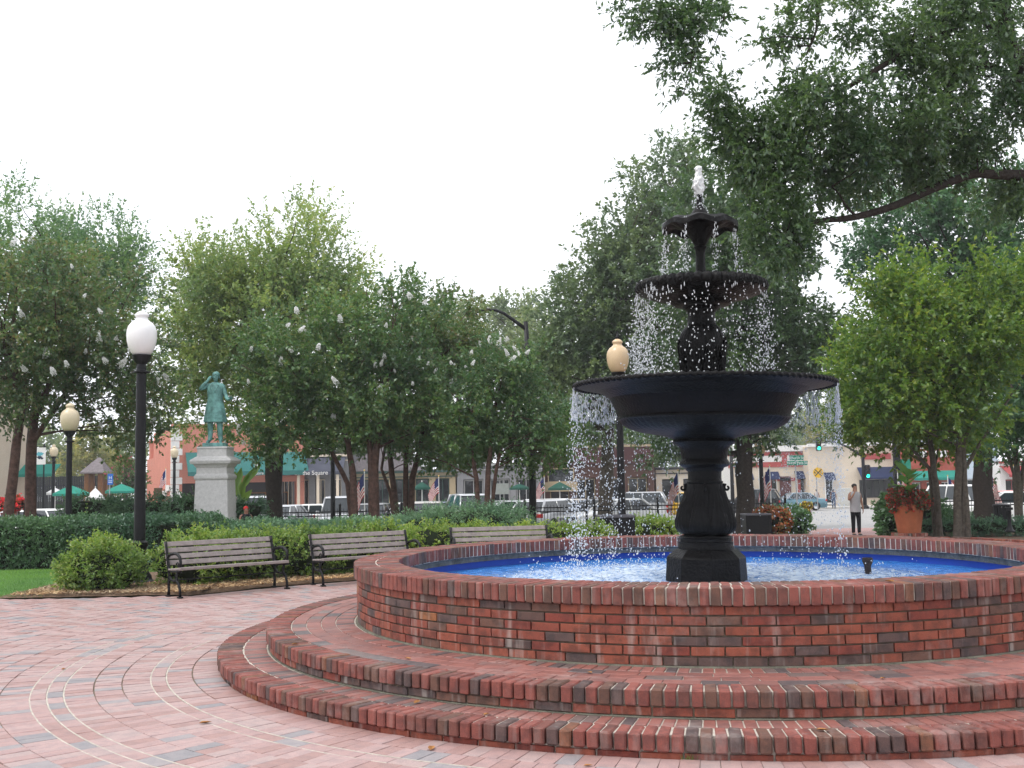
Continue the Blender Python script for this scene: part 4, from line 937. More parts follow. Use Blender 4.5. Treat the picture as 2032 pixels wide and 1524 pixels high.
# light green shrubs in an arc behind the benches
G_SH = 'light green shrubs in an arc behind the benches'
for k, px in enumerate((378, 440, 515, 600, 690, 770, 850, 935, 1020, 1100, 1165, 1290)):
    ang_d = {0: 18.1, 1: 18.5, 2: 18.9, 3: 19.3, 4: 19.7, 5: 20.1, 6: 20.4, 7: 20.7, 8: 21.0, 9: 21.2, 10: 21.5, 11: 24.5}[k]
    c = at(px, ang_d); hgt = .40 + .03*rnd.random() - (.02*max(0, k-4)*.5)
    lab = ('light green shrub in the low row just right of the white globe lamp post', *['light green shrub in the low row behind the bench next to the round shrub']*2, 'light green shrub showing in the gap between the first two benches', *['light green shrub in the low row behind the bench partly hidden by the pool wall']*2, 'light green shrub showing in the gap left of the bench with only top slats visible', *['light green shrub behind the bench of which only the top slats show']*2, 'light green shrub right of the bench with only top slats visible', 'light green shrub beside the black planter under the amber globe lamp', 'light green shrub between that planter and the fountain stem')[k]
    bx = [((c.x, c.y, hgt), (.50, .52, hgt*1.08)), ((c.x+.25, c.y+.1, hgt*1.1), (.34, .4, hgt*.85)), ((c.x-.28, c.y+.05, hgt*1.0), (.34, .4, hgt*.9))]
    bush('low_shrub', lab, 'shrub', bx, 150, .09, 9, .17, 9, .055, .026, LF_SHRUB, CORE_DARK, G_SH, up=.7)
# right-hand side planting
bush('vine_shrub', 'dark leafy shrub with small white flowers against the terracotta pot plinth', 'shrub', [lobe(1772, 1022, 28.5, 26, 34), lobe(1762, 1040, 28.3, 18, 20), lobe(1845, 1020, 28.8, 26, 34)], 110, .10, 8, .2, 8, .09, .06, LF_DEEP, CORE_DARK, up=.4)
bush('ground_cover', 'low grey-green ground cover under the young trees in the right-hand bed', 'ground cover', [lobe(1880, 1046, 28, 60, 12), lobe(1950, 1046, 28, 60, 12), lobe(2020, 1046, 28, 60, 12)], 200, .08, 8, .18, 8, .06, .025, LF_JUNIPER, CORE_DARK, up=.4)
bush('dark_shrub', 'dark low shrub behind the trunks of the young trees', 'shrub', [lobe(1880, 1026, 31, 50, 12), lobe(1830, 1030, 31, 40, 14)], 90, .1, 8, .2, 8, .09, .04, LF_HEDGE, CORE_DARK, up=.4)
bush('green_shrub', 'glossy green shrub beside the orange coleus near the path', 'shrub', [lobe(1570, 1030, 34, 26, 22), lobe(1590, 1040, 33.5, 16, 16), lobe(1548, 1025, 34.5, 16, 14)], 90, .12, 8, .22, 8, .10, .06, LF_DEEP, CORE_DARK, up=.4)
LF_COLEUS = leafmat('coleus_leaf', [(.20, .05, .02), (.28, .10, .025), (.12, .03, .02), (.22, .08, .025), (.06, .09, .025), (.05, .08, .02)], .3, .5, .04)
bush('coleus', 'orange and red coleus clump beside the black square planter', 'flowers', [lobe(1545, 1040, 33, 20, 20), lobe(1530, 1022, 33.5, 24, 10)], 60, .1, 8, .18, 8, .10, .06, LF_COLEUS, CORE_DARK, up=.5)
bush('lawn_shrub', 'pale green low planting between the two black square planters', 'ground cover', [lobe(1320, 1050, 31, 50, 10), lobe(1400, 1050, 31, 50, 10), lobe(1290, 1042, 33, 40, 10)], 110, .1, 8, .18, 8, .08, .04, LF_SHRUB, CORE_DARK, up=.5)
LF_RED = leafmat('red_flower', [(.45, .02, .02), (.55, .03, .03), (.03, .08, .02), (.4, .02, .03)], .25, .5, .03)
bush('red_flowers', 'bank of red flowers beyond the left crape myrtle trunk', 'flowers', [lobe(25, 1003, 42, 28, 11), lobe(-20, 1003, 42, 28, 11)], 60, .12, 8, .2, 8, .12, .08, LF_RED, CORE_DARK, up=.6)
# tall fern-like weed above the hedge
weed = thing('tall_weed', 'pale feathery fern-like sapling sticking up above the lawn hedge', 'plant', at(172, 25.6))
fv = []
for k in range(4):
    p0 = at(172+k*2, 25.6); top = pt((172, 168, 190, 180)[k], (1000, 1018, 1018, 1030)[k], 25.6)
    for i in range(9):
        s_ = .45+.55*i/8; c = np.array(p0.lerp(top, s_)); wd = .20*(1.15-s_)
        for sg in (-1, 1):
            d = np.array([sg*.9, -.3, .35]); e = np.array([0, -.2, 1])*.022
            fv += [c, c+d*wd*.5+e, c+d*wd, c+d*wd*.5-e]
fv = np.array(fv)-np.array(weed.location)[None]
link('frond', npmesh('frond', fv, 4, LF_SHRUB), weed)
b = MB()
for k in range(4): b.tube([at(172+k*2, 25.6), pt((172, 168, 190, 180)[k], (1000, 1018, 1018, 1030)[k], 25.6)], [.008, .003], 5)
b.build('stem', mat('green_stem', (.07, .13, .03), .7), weed, world=True)
# tuft of grass in the step joint
tf = thing('grass_tuft', 'small tuft of grass growing from the joint at the foot of the lower step', 'grass', (FX+4.79*math.cos(PHC-R(1.5)), FY+4.79*math.sin(PHC-R(1.5)), 0))
n = 40; a = rng.uniform(0, 2*np.pi, n); hh = rng.uniform(.02, .05, n); base_ = np.stack([rng.normal(0, .025, n), rng.normal(0, .008, n), np.zeros(n)], 1)
dd = np.stack([np.cos(a), np.sin(a), np.zeros(n)], 1)
v = np.stack([base_-dd*.002, base_+dd*.002, base_+dd*.02+np.array([0, 0, 1])*hh[:, None]], 1).reshape(-1, 3)
link('blade', npmesh('blade', v, 3, GBL), tf)['kind'] = 'stuff'
# ------------------------------------------------------------------ benches
SLAT = mat('weathered_slat', (.27, .235, .225), .7, 0, .3, .25, 9, .3, 60)
SLAT_LIGHT = SLAT
def make_bench(label, mid, rz, group):
    """x along the length, front towards -y"""
    t_ = thing('bench', label, 'bench', mid, rz, group)
    L = 1.80
    for i in range(4):       # back slats, leaning back
        z_ = .445 + .092*(i+.55); y_ = .235 + .028*(i+.5)
        rot = Matrix.Rotation(-R(17), 3, 'X')
        MB().box((0, y_, z_), (L, .022, .074), rot).build('back_slat', SLAT, t_, bevel=.006)
    for i in range(6):
        MB().box((0, -.225+.075*i, .425-.012*i*.4+(.004 if i == 0 else 0)), (L, .060, .030 if i else .045)).build('seat_slat', SLAT, t_, bevel=.006)
    for sx in (-1, 1):
        x = sx*(L/2-.02)
        f = MB().tube([(x, .20, .02), (x, .185, .10), (x, .20, .20), (x, .175, .30), (x, .19, .40), (x, .225, .50), (x, .26, .62), (x, .30, .74), (x, .325, .815)], [.026, .022, .021, .024, .026, .024, .022, .02, .024], 8)
        f.tube([(x, .19, .39), (x, .05, .375), (x, -.10, .385), (x, -.24, .395)], [.024, .02, .02, .022], 8)
        f.tube([(x, .175, .30), (x, .08, .245), (x, -.03, .235), (x, -.10, .26)], [.018, .016, .016, .014], 7)
        fr_ = f.build('end_frame', BLACK_IRON, t_, smooth=True)
        MB().tube([(x, -.12, .37), (x, -.09, .31), (x, -.10, .25), (x, -.17, .20), (x, -.215, .12), (x, -.22, .02)], [.022, .022, .024, .022, .02, .024], 8).build('front_leg', BLACK_IRON, fr_, smooth=True)
        arm = [(x, .245, .565), (x, .18, .615), (x, .08, .635), (x, -.02, .648), (x, -.12, .64), (x, -.20, .60), (x, -.235, .53), (x, -.225, .46), (x, -.18, .42)]
        MB().tube(arm, [.018, .022, .024, .024, .024, .023, .022, .02, .016], 8).build('armrest', BLACK_IRON, fr_, smooth=True)
        sc_ = [(x, -.13+.055*(1-i/12)*math.cos(i*.62), .475+.055*(1-i/12)*math.sin(i*.62)) for i in range(11)]
        MB().tube(sc_, .010, 6).build('scroll', BLACK_IRON, fr_, smooth=True)
        for yy in (.20, -.22):
            MB().box((x, yy, .012), (.07, .085, .024)).build('foot', BLACK_IRON, fr_, bevel=.006)
    MB().tube([(-L/2, .04, .25), (L/2, .04, .25)], .010, 6).build('stretcher', BLACK_IRON, t_, smooth=True)
    return t_
def bench_at(pl, dl, pr, dr, label):
    a, c = at(pl, dl), at(pr, dr); d = c-a; rz = math.atan2(d.y, d.x); nrm = Vector((-d.y, d.x, 0)).normalized()
    m_ = (a+c)/2 + nrm*.22; m_.z = 0
    return make_bench(label, m_, rz, 'wooden park benches round the plaza')
bench_at(366, 16.3, 562, 17.35, 'slatted wooden bench with black iron scroll arms next to the round shrub')
bench_at(648, 17.7, 828, 18.6, 'slatted wooden bench with iron arms partly hidden by the brick pool wall')
bench_at(910, 19.2, 1092, 19.5, 'wooden bench of which only the top back slats show above the pool coping')

# ------------------------------------------------------------------ globe lamps
GLOBE_W = mat('white_globe', (.80, .80, .80), .25, 0, .5, .03, 3)
GLOBE_C = mat('cream_globe', (.62, .52, .36), .3, 0, .5, .12, 2.5)
GLOBE_Y = mat('amber_globe', (.62, .46, .28), .3, 0, .5, .12, 2.5)
GLOBE_SHADED = mat('shaded_globe', (.42, .30, .18), .4, 0, .4, .15, 2.5)  # globe glass coloured darker to paint in the shadow it hangs in
def make_lamp(label, loc, height, gm, pole_r=.085, s=1.0, finial=False):
    t_ = thing('lamp_post', label, 'street lamp', loc, 0, 'black globe lamp posts')
    zg = height - .74*s
    b = MB(); b.lathe([(.24*s, 0), (.24*s, .07), (.20*s, .10), (.19*s, .16), (.15*s, .22), (.135*s, .34), (.11*s, .40), (.115*s, .62), (.135*s, .66), (.135*s, .72), (pole_r*1.05, .75)], 24); b.build('base', BLACK_IRON, t_, smooth='auto')
    b = MB(); b.lathe([(pole_r, .74), (pole_r*.92, zg*.6), (pole_r*.84, zg-.30*s)], 16); b.build('pole', BLACK_IRON, t_, smooth='auto')
    b = MB(); b.lathe([(pole_r*.84, zg-.30*s), (pole_r*1.5, zg-.285*s), (pole_r*1.5, zg-.265*s), (pole_r*.9, zg-.25*s), (pole_r*.8, zg-.15*s), (pole_r*1.3, zg-.10*s), (.15*s, zg-.03*s), (.16*s, zg), (.13*s, zg+.01)], 20); b.build('capital', BLACK_IRON, t_, smooth='auto')
    pr = [(.13, 0), (.17, .05), (.21, .13), (.235, .23), (.243, .33), (.238, .41), (.215, .48), (.185, .52), (.175, .535), (.13, .565), (.098, .60), (.095, .63), (.115, .65), (.112, .68), (.08, .71), (.035, .735), (0.001, .742)]
    b = MB(); b.lathe([(r_*s, zg+z_*s) for r_, z_ in pr], 32); gl_ = b.build('globe', gm, t_, smooth=True)
    if finial:
        b = MB(); b.lathe([(.03*s, height-.005), (.05*s, height+.03), (.02*s, height+.06), (.012*s, height+.12), (.002, height+.16)], 12); b.build('finial', BLACK_IRON, gl_, smooth=True)
    return t_
def lamp_px(label, px, d, ytop, gm, **k):
    g = at(px, d); return make_lamp(label, g, zat(px, ytop, d)-g.z, gm, **k)
lamp_px('black lamp post with a large white glass globe behind the round shrub', 276, 18.5, 617, GLOBE_W, pole_r=.095, s=1.04)
lamp_px('black lamp post with a cream globe between the left crape myrtle and the lawn hedge', 134, 25.7, 800, GLOBE_C, pole_r=.075, s=.9)
lamp_px('black lamp post with an amber cream globe and black finial behind the fountain bowl', 1237, 23.5, 672, GLOBE_Y, s=1.0, finial=True)
lamp_px('dark lamp post with a shaded globe under the leaves in front of the dark awning', 661, 44, 846, GLOBE_SHADED, pole_r=.10)
lamp_px('dark lamp post with a shaded globe in front of the cream and red building', 1515, 46, 866, GLOBE_SHADED, pole_r=.10)
lamp_px('distant lamp post with a pale globe beside the banner sign on the left', 104, 66, 882, GLOBE_C, pole_r=.10)
lamp_px('distant lamp post with a pale globe before the salmon building quoins', 345, 68, 885, GLOBE_C, pole_r=.10)

# ------------------------------------------------------------------ figures
def skin(name, verts, edges, m, parent, root=0, sub=2):
    """continuous limb surface: verts = [((x,y,z), rx, ry)]"""
    me = bpy.data.meshes.new(name); me.from_pydata([v[0] for v in verts], edges, []); me.materials.append(m)
    o = link(name, me, parent); md = o.modifiers.new('skin', 'SKIN')
    for i, v in enumerate(verts):
        sv = me.skin_vertices[0].data[i]; sv.radius = (v[1], v[2] if len(v) > 2 else v[1]); sv.use_root = (i == root)
    md.use_smooth_shade = True; md.branch_smoothing = .4
    s_ = o.modifiers.new('sub', 'SUBSURF'); s_.levels = sub; s_.render_levels = sub
    return o
SKIN = mat('skin', (.30, .16, .11), .55, 0, .35, .08, 20)
HAIR = mat('dark_hair', (.02, .015, .012), .6, 0, .3, .3, 60)
def hand(V, E, wi, w0, d, side, s=1.0):
    """palm and five fingers continuing from wrist vertex wi at w0 in direction d; side = thumb side"""
    w0, d, side = Vector(w0), Vector(d).normalized(), Vector(side).normalized(); nrm = d.cross(side)
    V.append((w0+d*.05*s, .028*s, .018*s)); pi_ = len(V)-1; E.append((wi, pi_))
    for k, (off, ln) in enumerate(((.028, .070), (.010, .080), (-.010, .074), (-.028, .058))):
        a = w0+d*.088*s+side*off*s; V.append((a, .0095*s)); V.append((a+d*ln*.55*s+nrm*.010*s, .0085*s)); V.append((a+d*ln*.95*s+nrm*.028*s, .007*s)); i = len(V)-3
        E += [(pi_, i), (i, i+1), (i+1, i+2)]
    V.append((w0+d*.045*s+side*.040*s, .011*s)); V.append((w0+d*.085*s+side*.060*s, .009*s)); i = len(V)-2; E += [(pi_, i), (i, i+1)]
def person(label, loc, rz, h, shirt, trousers, hair=None, sleeve=0, hand_up='L', hair_m=HAIR, name='person', stride=.06, shorts=False, skin_m=None):
    """facing -y locally; hand_up: which hand is raised to the face"""
    t_ = thing(name, label, 'person', loc, rz); s = h/1.75; SK = skin_m or SKIN
    V = [((0, 0, .95), .13, .10), ((0, 0, 1.10), .125, .095), ((0, -.005, 1.28), .145, .105), ((0, .01, 1.42), .11, .08), ((0, 0, 1.50), .052, .052), ((0, -.012, 1.575), .068, .082), ((0, -.008, 1.66), .078, .092), ((0, 0, 1.715), .05, .06), ((0, -.105, 1.60), .014, .012)]
    E = [(0, 1), (1, 2), (2, 3), (3, 4), (4, 5), (5, 6), (6, 7), (5, 8)]
    for sx in (-1, 1):
        n0 = len(V); raised = (hand_up == 'L' and sx < 0) or (hand_up == 'R' and sx > 0)
        V.append(((sx*.17, .01, 1.42), .062, .058))
        if raised:
            V += [((sx*.25, -.06, 1.20), .045), ((sx*.205, -.20, 1.30), .036), ((sx*.10, -.20, 1.45), .028)]; dd_, sd_ = (-sx*.3, .25, .9), (-sx, 0, 0)
        else:
            V += [((sx*.225, .01, 1.17), .045), ((sx*.24, -.02, 1.02), .036), ((sx*.245, -.05, .90), .027)]; dd_, sd_ = (0, -.1, -1), (-sx*.3, -1, 0)
        E += [(3, n0), (n0, n0+1), (n0+1, n0+2), (n0+2, n0+3)]; hand(V, E, n0+3, V[n0+3][0], dd_, sd_)
    for sx in (-1, 1):
        n0 = len(V); st_ = sx*stride
        V += [((sx*.085, 0, .88), .085), ((sx*.085, -st_-.01, .50), .058), ((sx*.085, -st_*1.6+.01, .10), .04), ((sx*.09, -st_*1.6-.10, .045), .04, .03)]
        E += [(0, n0), (n0, n0+1), (n0+1, n0+2), (n0+2, n0+3)]
    V = [tuple([tuple(Vector(v[0])*s)]+[q*s for q in v[1:]]) for v in V]
    skin('body', V, E, SK, t_)
    def loft(nm, rings, m, parent=t_, seg=20):
        b = MB(); vs = [((cx+rx*math.cos(2*math.pi*j/seg))*s, (cy+ry*math.sin(2*math.pi*j/seg))*s, (z_+dz*math.cos(2*math.pi*j/seg*2))*s) for cx, cy, z_, rx, ry, dz in rings for j in range(seg)]
        k = len(rings); fs = [(i*seg+j, i*seg+(j+1) % seg, (i+1)*seg+(j+1) % seg, (i+1)*seg+j) for i in range(k-1) for j in range(seg)]
        b.add(vs, fs); return b.build(nm, m, parent, smooth=True)
    loft('shirt', [(0, 0, .80, .185, .135, .008), (0, 0, .88, .188, .14, 0), (0, 0, 1.0, .178, .135, 0), (0, 0, 1.15, .175, .13, 0), (0, 0, 1.30, .19, .135, 0), (0, .005, 1.40, .205, .115, 0), (0, .008, 1.455, .16, .085, 0), (0, .005, 1.49, .07, .065, 0)], shirt)
    for sx in (-1, 1):
        st_ = sx*stride
        kz = .45 if shorts else .08
        TV = [((sx*.07, 0, .93), .115, .115), ((sx*.088, 0, .82), .098), ((sx*.088, -st_-.008, .52), .078)] + ([] if shorts else [((sx*.088, -st_*1.4, .28), .064), ((sx*.088, -st_*1.6+.012, .075), .060)])
        TV = [tuple([tuple(Vector(v[0])*s)]+[q*s for q in v[1:]]) for v in TV]
        skin('trouser_leg', TV, [(i, i+1) for i in range(len(TV)-1)], trousers, t_)
        b = MB(); b.blob((sx*.09*s, (-st_*1.6-.055)*s, .042*s), (.05*s, .135*s, .045*s), 2, .05); b.build('shoe', mat('dark_shoe', (.03, .028, .028), .5), t_, smooth=True)
    b = MB(); b.blob((0, .018*s, 1.668*s), (.086*s, .098*s, .083*s), 3, .10, 4); b.build('hair', hair_m, t_, smooth=True)
    for sx in (-1, 1):
        b = MB(); b.blob((sx*.03*s, -.088*s, 1.635*s), (.011*s, .008*s, .008*s), 1, 0); b.build('eye', HAIR, t_, smooth=True)
    return t_
GREY_TEE = mat('grey_cotton', (.36, .36, .38), .9, 0, .1, .06, 6, .3, 30)
BLACK_CLOTH = mat('black_cloth', (.012, .012, .016), .9, 0, .1, .2, 8)
NAVY_CLOTH = mat('blue_denim', (.035, .07, .14), .9, 0, .1, .2, 8)
TAN_CLOTH = mat('khaki_cloth', (.36, .28, .20), .9, 0, .1, .1, 8)
person('man in a grey sleeveless shirt and black trousers walking with one hand at his mouth', at(1700, 37), 0.15, 1.76, GREY_TEE, BLACK_CLOTH, hand_up='L', stride=.02)
person('person in a pale top and khaki shorts standing by the cream and red building', at(1622, 96), 2.4, 1.72, mat('pale_top', (.5, .47, .46), .9), TAN_CLOTH, hand_up=None, shorts=True)
person('person in blue denim clothes walking away by the cream and red building', at(1655, 96), 2.9, 1.70, NAVY_CLOTH, NAVY_CLOTH, hand_up=None, stride=.12)
REDCAP = mat('red_cap', (.45, .02, .02), .8)
g = at(488, 28.5); h_ = zat(488, 1004, 28.5)-g.z
pr_ = person('person in a red cap with only the head showing above the hedge beside the pedestal', g, .6, max(1.1, h_/1.0), BLACK_CLOTH, NAVY_CLOTH, hand_up=None, hair_m=REDCAP, skin_m=mat('tanned_skin', (.26, .12, .08), .6))

# ------------------------------------------------------------------ statue on a granite pedestal
GRANITE = mat('pale_granite', (.58, .57, .56), .8, 0, .2, .14, 14, .3, 90)
DS = 30.0
ped = thing('pedestal', 'tall pale granite pedestal with moulded cornice under the bronze statue', 'pedestal', at(427, DS))
zg = ped.location.z; k_ = DS/FPX
def Z(py): return zat(427, py, DS)-zg
def sq(b, w0, z0, w1, z1):
    b.add([(-w0, -w0, z0), (w0, -w0, z0), (w0, w0, z0), (-w0, w0, z0), (-w1, -w1, z1), (w1, -w1, z1), (w1, w1, z1), (-w1, w1, z1)], [(3, 2, 1, 0), (4, 5, 6, 7), (0, 1, 5, 4), (1, 2, 6, 5), (2, 3, 7, 6), (3, 0, 4, 7)])
def hw(px): return px/2*k_*.97
b = MB(); sq(b, hw(92), -.3, hw(92), Z(1046)); b.build('footing', GRANITE, ped, bevel=.01)
b = MB(); sq(b, hw(71), Z(1048), hw(64), Z(952)); b.build('shaft', GRANITE, ped, bevel=.012)
b = MB(); sq(b, hw(66), Z(951.9), hw(69), Z(949)); sq(b, hw(69), Z(948.9), hw(69), Z(944)); sq(b, hw(67), Z(943.9), hw(62), Z(940)); b.build('band_moulding', GRANITE, ped, bevel=.006)
b = MB(); sq(b, hw(61), Z(941), hw(61), Z(927)); b.build('frieze', GRANITE, ped, bevel=.006)
b = MB(); sq(b, hw(64), Z(927.5), hw(72), Z(921)); sq(b, hw(80), Z(920.9), hw(84), Z(915)); sq(b, hw(84), Z(914.9), hw(78), Z(911)); sq(b, hw(76), Z(910.9), hw(62), Z(906)); b.build('cornice', GRANITE, ped, bevel=.008)
b = MB(); sq(b, hw(60), Z(907), hw(59), Z(891)); sq(b, hw(62), Z(890.9), hw(60), Z(887)); b.build('cap_block', GRANITE, ped, bevel=.01)
VERD = mat('verdigris_bronze', (.15, .33, .31), .6, .15, .35, .6, 5, .5, 30)
sta = thing('statue', 'green bronze statue of a man in a long coat, one hand raised to his head', 'statue', at(426, DS)); sta.location.z = zg+Z(886.8)
HS = zat(426, 737, DS)-zat(426, 879.5, DS); s = HS/1.78; pl = zat(426, 879.5, DS)-sta.location.z
b = MB(); sq(b, .28, 0, .28, pl+.004); b.build('plinth', VERD, sta, bevel=.01)
V = [((0, 0, .95), .14, .11), ((0, 0, 1.12), .13, .10), ((0, -.005, 1.30), .155, .11), ((0, .01, 1.43), .12, .085), ((.005, 0, 1.51), .055, .055), ((.01, -.015, 1.585), .066, .08), ((.01, -.01, 1.66), .078, .092), ((.01, 0, 1.735), .055, .06), ((.012, -.11, 1.615), .016, .014), ((.01, -.085, 1.545), .03, .03)]
E = [(0, 1), (1, 2), (2, 3), (3, 4), (4, 5), (5, 6), (6, 7), (5, 8), (5, 9)]
n0 = len(V); V += [((-.17, .01, 1.43), .075, .07), ((-.37, -.06, 1.33), .058), ((-.27, -.07, 1.44), .050), ((-.185, -.055, 1.535), .034)]; E += [(3, n0), (n0, n0+1), (n0+1, n0+2), (n0+2, n0+3)]; hand(V, E, n0+3, V[n0+3][0], (.42, .12, .8), (.8, -.3, -.2))
n0 = len(V); V += [((.18, .01, 1.43), .072, .068), ((.25, -.02, 1.20), .058), ((.335, -.16, 1.07), .046), ((.385, -.22, 1.055), .033)]; E += [(3, n0), (n0, n0+1), (n0+1, n0+2), (n0+2, n0+3)]; hand(V, E, n0+3, V[n0+3][0], (.7, -.5, .25), (.2, -.6, .7))
for sx in (-1, 1):
    n0 = len(V); V += [((sx*.09, 0, .88), .10), ((sx*.115, -.02, .50), .078), ((sx*.125, .01, .13), .062), ((sx*.145, -.02, .05), .055, .045), ((sx*.165, -.16, .03), .045, .03)]; E += [(0, n0)]+[(n0+i, n0+i+1) for i in range(4)]
V = [tuple([tuple(Vector(v[0])*s+Vector((0, 0, pl)))]+[q*s for q in v[1:]]) for v in V]
skin('body', V, E, VERD, sta)
b = MB(); seg = 40
rings = [(.52, .275, .225, .012), (.60, .270, .215, .010), (.75, .25, .195, .008), (.90, .225, .175, .006), (1.05, .195, .15, .003), (1.15, .19, .145, .002), (1.28, .205, .15, 0), (1.38, .215, .135, 0), (1.445, .18, .10, 0), (1.50, .085, .08, 0)]
vs = []
for z_, rx, ry, fo in rings:
    for j in range(seg):
        th = 2*math.pi*j/seg; k = 1+fo*4*math.sin(th*9+z_*3)
        fl = .012 if abs(math.sin(th/2+math.pi/4)) < .12 else 0
        vs.append((rx*k*math.cos(th)*s, (ry*k*math.sin(th)-fl)*s, z_*s+pl))
b.add(vs, [(i*seg+j, i*seg+(j+1) % seg, (i+1)*seg+(j+1) % seg, (i+1)*seg+j) for i in range(len(rings)-1) for j in range(seg)])
coat = b.build('frock_coat', VERD, sta, smooth=True)
for sx in (-1, 1):
    b = MB(); b.add([Vector(q)*s+Vector((0, 0, pl)) for q in ((sx*.02, -.155, 1.16), (sx*.045, -.16, 1.30), (sx*.11, -.135, 1.42), (sx*.05, -.10, 1.485), (sx*.02, -.135, 1.36))], [(0, 1, 2, 3, 4)]); o = b.build('lapel', VERD, coat); md = o.modifiers.new('t', 'SOLIDIFY'); md.thickness = .018*s
b = MB(); b.tube([(0, -.222*s, .54*s+pl), (0, -.20*s, .75*s+pl), (0, -.155*s, 1.05*s+pl), (0, -.157*s, 1.16*s+pl)], .008*s, 5); b.build('coat_edge', VERD, coat, smooth=True)
b = MB(); b.blob((.01*s, .022*s, 1.695*s+pl), (.092*s, .105*s, .085*s), 3, .18, 5); b.build('hair', VERD, sta, smooth=True)
for sx in (-1, 1):
    b = MB(); b.blob(((.01+sx*.03)*s, -.093*s, 1.64*s+pl), (.013*s, .010*s, .009*s), 1, 0); b.build('eye', VERD, sta, smooth=True)
    b = MB(); b.blob(((.01+sx*.082)*s, .005*s, 1.625*s+pl), (.012*s, .022*s, .034*s), 2, 0); b.build('ear', VERD, sta, smooth=True)

# ------------------------------------------------------------------ planters, bins, pots
def planter(label, px, d, wpx, ytop, ybot):
    c = at(px, d); w_ = wpx*d/FPX; z0 = zat(px, ybot, d); z1 = zat(px, ytop, d); z0 = min(z0, gz(d))
    t_ = thing('planter_box', label, 'planter', (c.x, c.y, z0)); h = z1-z0
    b = MB(); 
    for sx, sy, dx, dy in ((0, -1, w_-.08, .03), (0, 1, w_-.08, .03), (-1, 0, .03, w_-.08), (1, 0, .03, w_-.08)):
        MB().box((sx*(w_/2-.02), sy*(w_/2-.02), h*.5), (dx, dy, h*.9)).build('side_panel', BLACK_IRON, t_)
    for sx in (-1, 1):
        for sy in (-1, 1): MB().box((sx*(w_/2-.02), sy*(w_/2-.02), h*.49), (.06, .06, h*.98)).build('corner_post', BLACK_IRON, t_)
    b = MB()
    b.box((0, -(w_/2-.03), h-.02), (w_+.04, .10, .04)); b.box((0, (w_/2-.03), h-.02), (w_+.04, .10, .04)); b.box((-(w_/2-.03), 0, h-.021), (.10, w_-.16, .04)); b.box(((w_/2-.03), 0, h-.021), (.10, w_-.16, .04))
    b.build('rim', mat('rim_grey', (.10, .10, .12), .4, .2), t_)
    MB().box((0, 0, h*.8), (w_-.1, w_-.1, .02)).build('soil', MULCH, t_)
planter('black square planter box on the plaza edge in front of the amber globe lamp', 1223, 22.8, 68, 1022, 1075)
planter('black square planter box beside the orange coleus', 1502, 32.5, 49, 1019, 1060)
TERRA = mat('terracotta', (.40, .13, .065), .85, 0, .2, .18, 5, .3, 40)
def pot(name, label, px, d, wpx, ytop, ybot, plinth=False):
    c = at(px, d); k = d/FPX; r_ = wpx/2*k; z0, z1 = zat(px, ybot, d), zat(px, ytop, d); h = z1-z0
    t_ = thing(name, label, 'flower pot', (c.x, c.y, z0))
    b = MB(); b.lathe([(r_*.68, 0), (r_*.70, .02), (r_*.90, h*.74), (r_*.93, h*.76), (r_*.93, h*.785), (r_*.97, h*.80), (r_*1.0, h*.985), (r_*.99, h), (r_*.9, h), (r_*.88, h*.9), (.01, h*.88)], 40); b.build('pot', TERRA, t_, smooth='auto')
    MB().lathe([(r_*.885, h*.9), (.01, h*.93)], 24).build('soil', MULCH, t_)
    if plinth:
        for z_, w_ in ((-.045, 1.75), (-.14, 1.9)):
            n = 7
            for i in range(n):
                for j in (-1, 1):
                    MB().box(((i-(n-1)/2)*r_*w_/n, j*r_*w_*.36, z_), (r_*w_/n-.012, r_*w_*.26, .085)).build('plinth_brick', WALLB, t_, bevel=.005)
            MB().box((0, 0, z_-.003), (r_*w_-.03, r_*w_*.9, .082)).build('plinth_core', MORTAR_DARK, t_)
    return t_, r_, h, (c.x, c.y, z0)
t_, r_, h, q = pot('terracotta_pot', 'big terracotta pot of red begonias and green canna on a brick plinth', 1806, 27.0, 62, 1000, 1057, True)
LF_BEG = leafmat('begonia', [(.20, .018, .014), (.27, .04, .022), (.15, .013, .012), (.05, .035, .02), (.03, .06, .02), (.04, .06, .02), (.03, .05, .015)], .3, .45, .05)
C, D, SH = lobe_clumps([((0, 0, h+.10), (r_*1.3, r_*1.2, .26)), ((-r_*.7, -.1, h), (r_*.55, r_*.6, .2)), ((r_*.7, -.1, h), (r_*.55, r_*.6, .2))], 110)
o = link('begonias', npmesh('begonias', leaves(C, np.full(len(C), .08), D, 9, .12, 8, .065, .05, .5, .9), 4, LF_BEG), t_); o['kind'] = 'stuff'
LF_CANNA = leafmat('canna_leaf', [(.05, .13, .04), (.08, .18, .05), (.10, .2, .06)], .4, .35, .08)
for k in range(14):
    a = 2.4*k; zc_ = h+.20+.045*k; el = rnd.uniform(.2, 1.0); L = rnd.uniform(.4, .6); nl = 7; vs = []
    for i in range(nl):
        s_ = i/(nl-1); w_ = .13*math.sin(math.pi*min(.98, .08+s_*.92)); rr = L*s_*math.cos(el); zz = zc_+L*s_*math.sin(el)-.25*s_*s_*L
        for j in (-1, 0, 1): vs.append((rr*math.cos(a)-j*w_*math.sin(a), rr*math.sin(a)+j*w_*math.cos(a), zz+abs(j)*.02))
    MB().add(vs, [(i*3+j, i*3+j+1, (i+1)*3+j+1, (i+1)*3+j) for i in range(nl-1) for j in range(2)]).build('canna_leaf', LF_CANNA, t_, smooth=True)
MB().tube([(0, 0, h*.9), (.02, 0, h+.5), (0, .01, h+.95)], [.025, .02, .008], 7).build('canna_stem', mat('green_stem', (.07, .13, .03)), t_, smooth=True)
t_, r_, h, q = pot('flower_pot', 'small terracotta pot of yellow flowers at the far end of the green shrubs', 1603, 45, 19, 1012, 1031)
